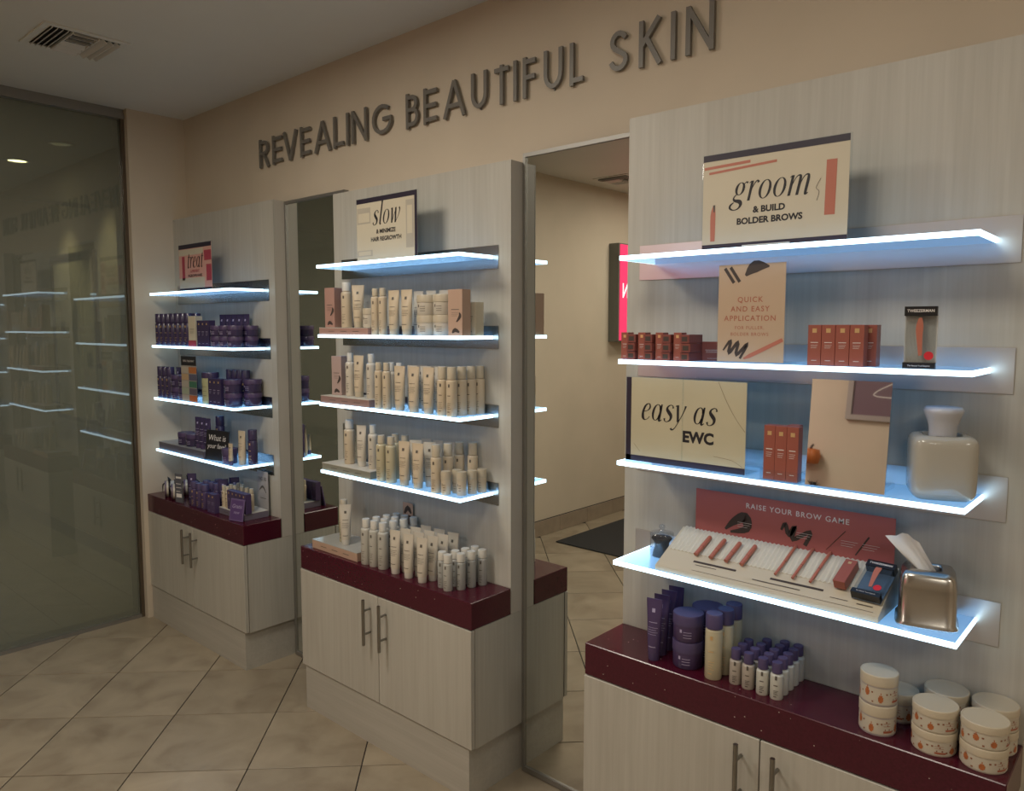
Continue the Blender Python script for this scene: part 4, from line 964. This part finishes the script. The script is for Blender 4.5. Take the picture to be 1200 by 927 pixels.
# lowest shelf
riser('grey riser with dark printed edge on left unit lowest shelf', -.470, .045, -.245, -.120, z4, .040, M('slate_card', (.10, .09, .12), .4), M('grey_top', (.35, .35, .36), .3))
for k in range(2): put(dj2, pl4, 'on the grey riser', -.26+k*.092, -.19, z4+.0405, 15)
for k in range(3): put(dt, pl4, 'on the grey riser', -.085+k*.048, -.205+.0*k, z4+.0405, 15)
put(db, pl4, 'on the grey riser', .020, -.143, z4+.0405)
t = thing('chalkboard_sign', 'small black chalkboard with white handwriting on left unit lowest shelf', 'sign', (.128, -.226, z4+.0008), R(10), rx=R(-6))
B().box(-.085, .085, 0, .006, 0, .15, .001).obj('board', m_black, t)
text('What is', .042, m_text, t, 0, .098, -.001, shear=.15); text('your fave?', .034, m_text, t, .0, .060, -.001, shear=.15)
put(jar('pj3', 'squat purple jar', .037, .072, m_purple, m_purcap, .025, 18, m_lav), pl4, 'before the chalkboard', .238, -.210, z4, 15)
st = tubep('st', 'small cream tube with purple cap', .030, .105, m_creamp, m_purcap, 14); put(st, pl4, '', .298, -.236, z4, 10)
put(ct_, pl4, '', .322, -.190, z4, 10, note='near the right end'); put(db, pl4, '', .351, -.150, z4, note='at the right end')
# counter
zc = .7002
m_tinlid = M('tin_lid_plum', (.13, .085, .12), .4)
for k, (x, y, rz) in enumerate(((-.405, -.225, -24), (-.305, -.235, -24), (-.375, -.135, -24), (-.225, -.150, -20))):
    o = thing('gift_tin', ['front left', 'front right', 'rear left', 'rear right'][k]+' round tin on its side with black bow, left counter', 'tin', (x, y, zc+.0430), R(rz), 'round gift tins with bows')
    b = B().lathe([(.039, -.024), (.0415, -.021), (.0415, .020), (.039, .023)], 22); ob = b.obj('tin_body', m_creamw, o); ob.rotation_euler = (PI/2, 0, 0)
    ob = B().lathe([(.0427, -.0245), (.0427, -.016)], 22).obj('tin_lid', m_tinlid, o); ob.rotation_euler = (-PI/2, 0, 0)
    ob = B().lathe([(.0423, -.004), (.0423, .006)], 22, cap=False).obj('ribbon', m_blackbt, o); ob.rotation_euler = (PI/2, 0, 0)
    b = B()
    for s in (-1, 1): b.add([(0, -.004, .045), (s*.028, -.01, .062), (s*.032, .004, .048), (0, .004, .045), (s*.018, 0, .056)], [(0, 1, 4), (1, 2, 4), (2, 3, 4), (3, 0, 4)]); b.add([(0, -.01, .046), (s*.03, -.036, .02), (s*.022, -.036, -.02), (s*.01, -.03, .02)], [(0, 1, 2, 3)])
    b.lathe([(.007, .041), (.009, .047), (.004, .053)], 8); b.obj('bow', m_blackbt, o)
t = holder('tall narrow dark leaflet card before the gift tins on left counter', -.205, -.262, zc, .050, .155, 15, name='leaflet', cat='leaflet', foot=False)
paper(t, .055, .155, M('slate_leaf', (.10, .10, .12), .5)); B().quad(-.02, .02, .13, .14, Y1).quad(-.02, .015, .10, .103, Y1).quad(-.02, .02, .08, .083, Y1).quad(-.02, .01, .06, .063, Y1).quad(-.02, .02, .03, .05, Y1).split('label_print', m_text, t)
pbs = bottle('pbs', 'purple bottle with purple cap', .0210, .126, m_purple, m_purcap, .0190, .035, 18, m_gold, sh=.006)
for j, y in enumerate((-.235, -.18, -.125)):
    for k in range(3): put(pbs, plc, ['front row', 'second row', 'rear row'][j], -.088+k*.056+.018*j, y, zc)
put(dt, plc, '', -.140, -.225, zc, 40, note='left of the purple bottles')
for k in range(2): put(dt, plc, 'row beside the purple bottles', .122, -.130-.060*k, zc, 60)
scx = carton('scx', 'short purple carton', .034, .03, .095, m_purple, m_lav, m_gold)
for k in range(2): put(scx, plc, 'front row left', .104+k*.037, -.243+.03*0, zc, 8)
riser('white riser with dark printed edge on the left counter', .155, .400, -.232+.0, -.105, zc, .032, M('slate_card2', (.16, .14, .18), .4), m_white)
wb = bottle('wb', 'small cream bottle with cream cap', .0122, .107, m_creamp, m_cap, .0100, .025, 12, sh=.006)
for j, y in enumerate((-.213, -.175, -.137)):
    for k in range(2): put(wb, plc, '', .176+k*.036, y, zc+.0325, note=f'{["left","right"][k]} column {["front","middle","rear"][j]} on white riser')
for k in range(5): put(scx, plc, 'front row on white riser', .250+k*.0355-.002, -.212, zc+.0325, 0)
for k in range(3): put(wb, plc, 'back row on riser', .262+k*.045, -.165, zc+.0325)
t = thing('framed_card', 'small purple framed card with pale script on the left counter', 'card', (.372, -.262, zc+.0012), R(14), rx=R(-10))
B().box(-.045, .045, 0, .006, 0, .105, .001).obj('card_frame', M('violet_frame', (.15, .10, .22), .35), t); B().quad(-.038, .038, .008, .098, -.0006).obj('printed_card', M('violet_sheet', (.10, .055, .17), .3), t)
text('Gratis', .026, m_lav, t, 0, .062, -.001, shear=.3); text('new', .022, m_lav, t, 0, .035, -.001, shear=.3)
t = holder('clear acrylic sign holder with pale card at right rear of left counter', .345, -.096, zc, .10, .215, 0, name='sign_holder', foot=False)
paper(t, .10, .215, M('pale_grey_card', (.40, .37, .36), .4)); text('NO BS', .024, m_ink, t, 0, .17, Y1, bold=.01); B().ribbon([(-.03, .12, .004), (0, .14, .012), (.03, .11, .004)], Y1, 3).quad(-.03, .03, .08, .083, Y1).split('label_print', m_ink, t)

label_all()
# prototypes never placed are removed
for k, o in LIB.items():
    if o.get('used') == 0:
        for c in list(o.children): bpy.data.objects.remove(c)
        bpy.data.objects.remove(o)
for o in list(S.objects):
    for k in ('used', 'desc', 'lab', 'dk'):
        if k in o: del o[k]
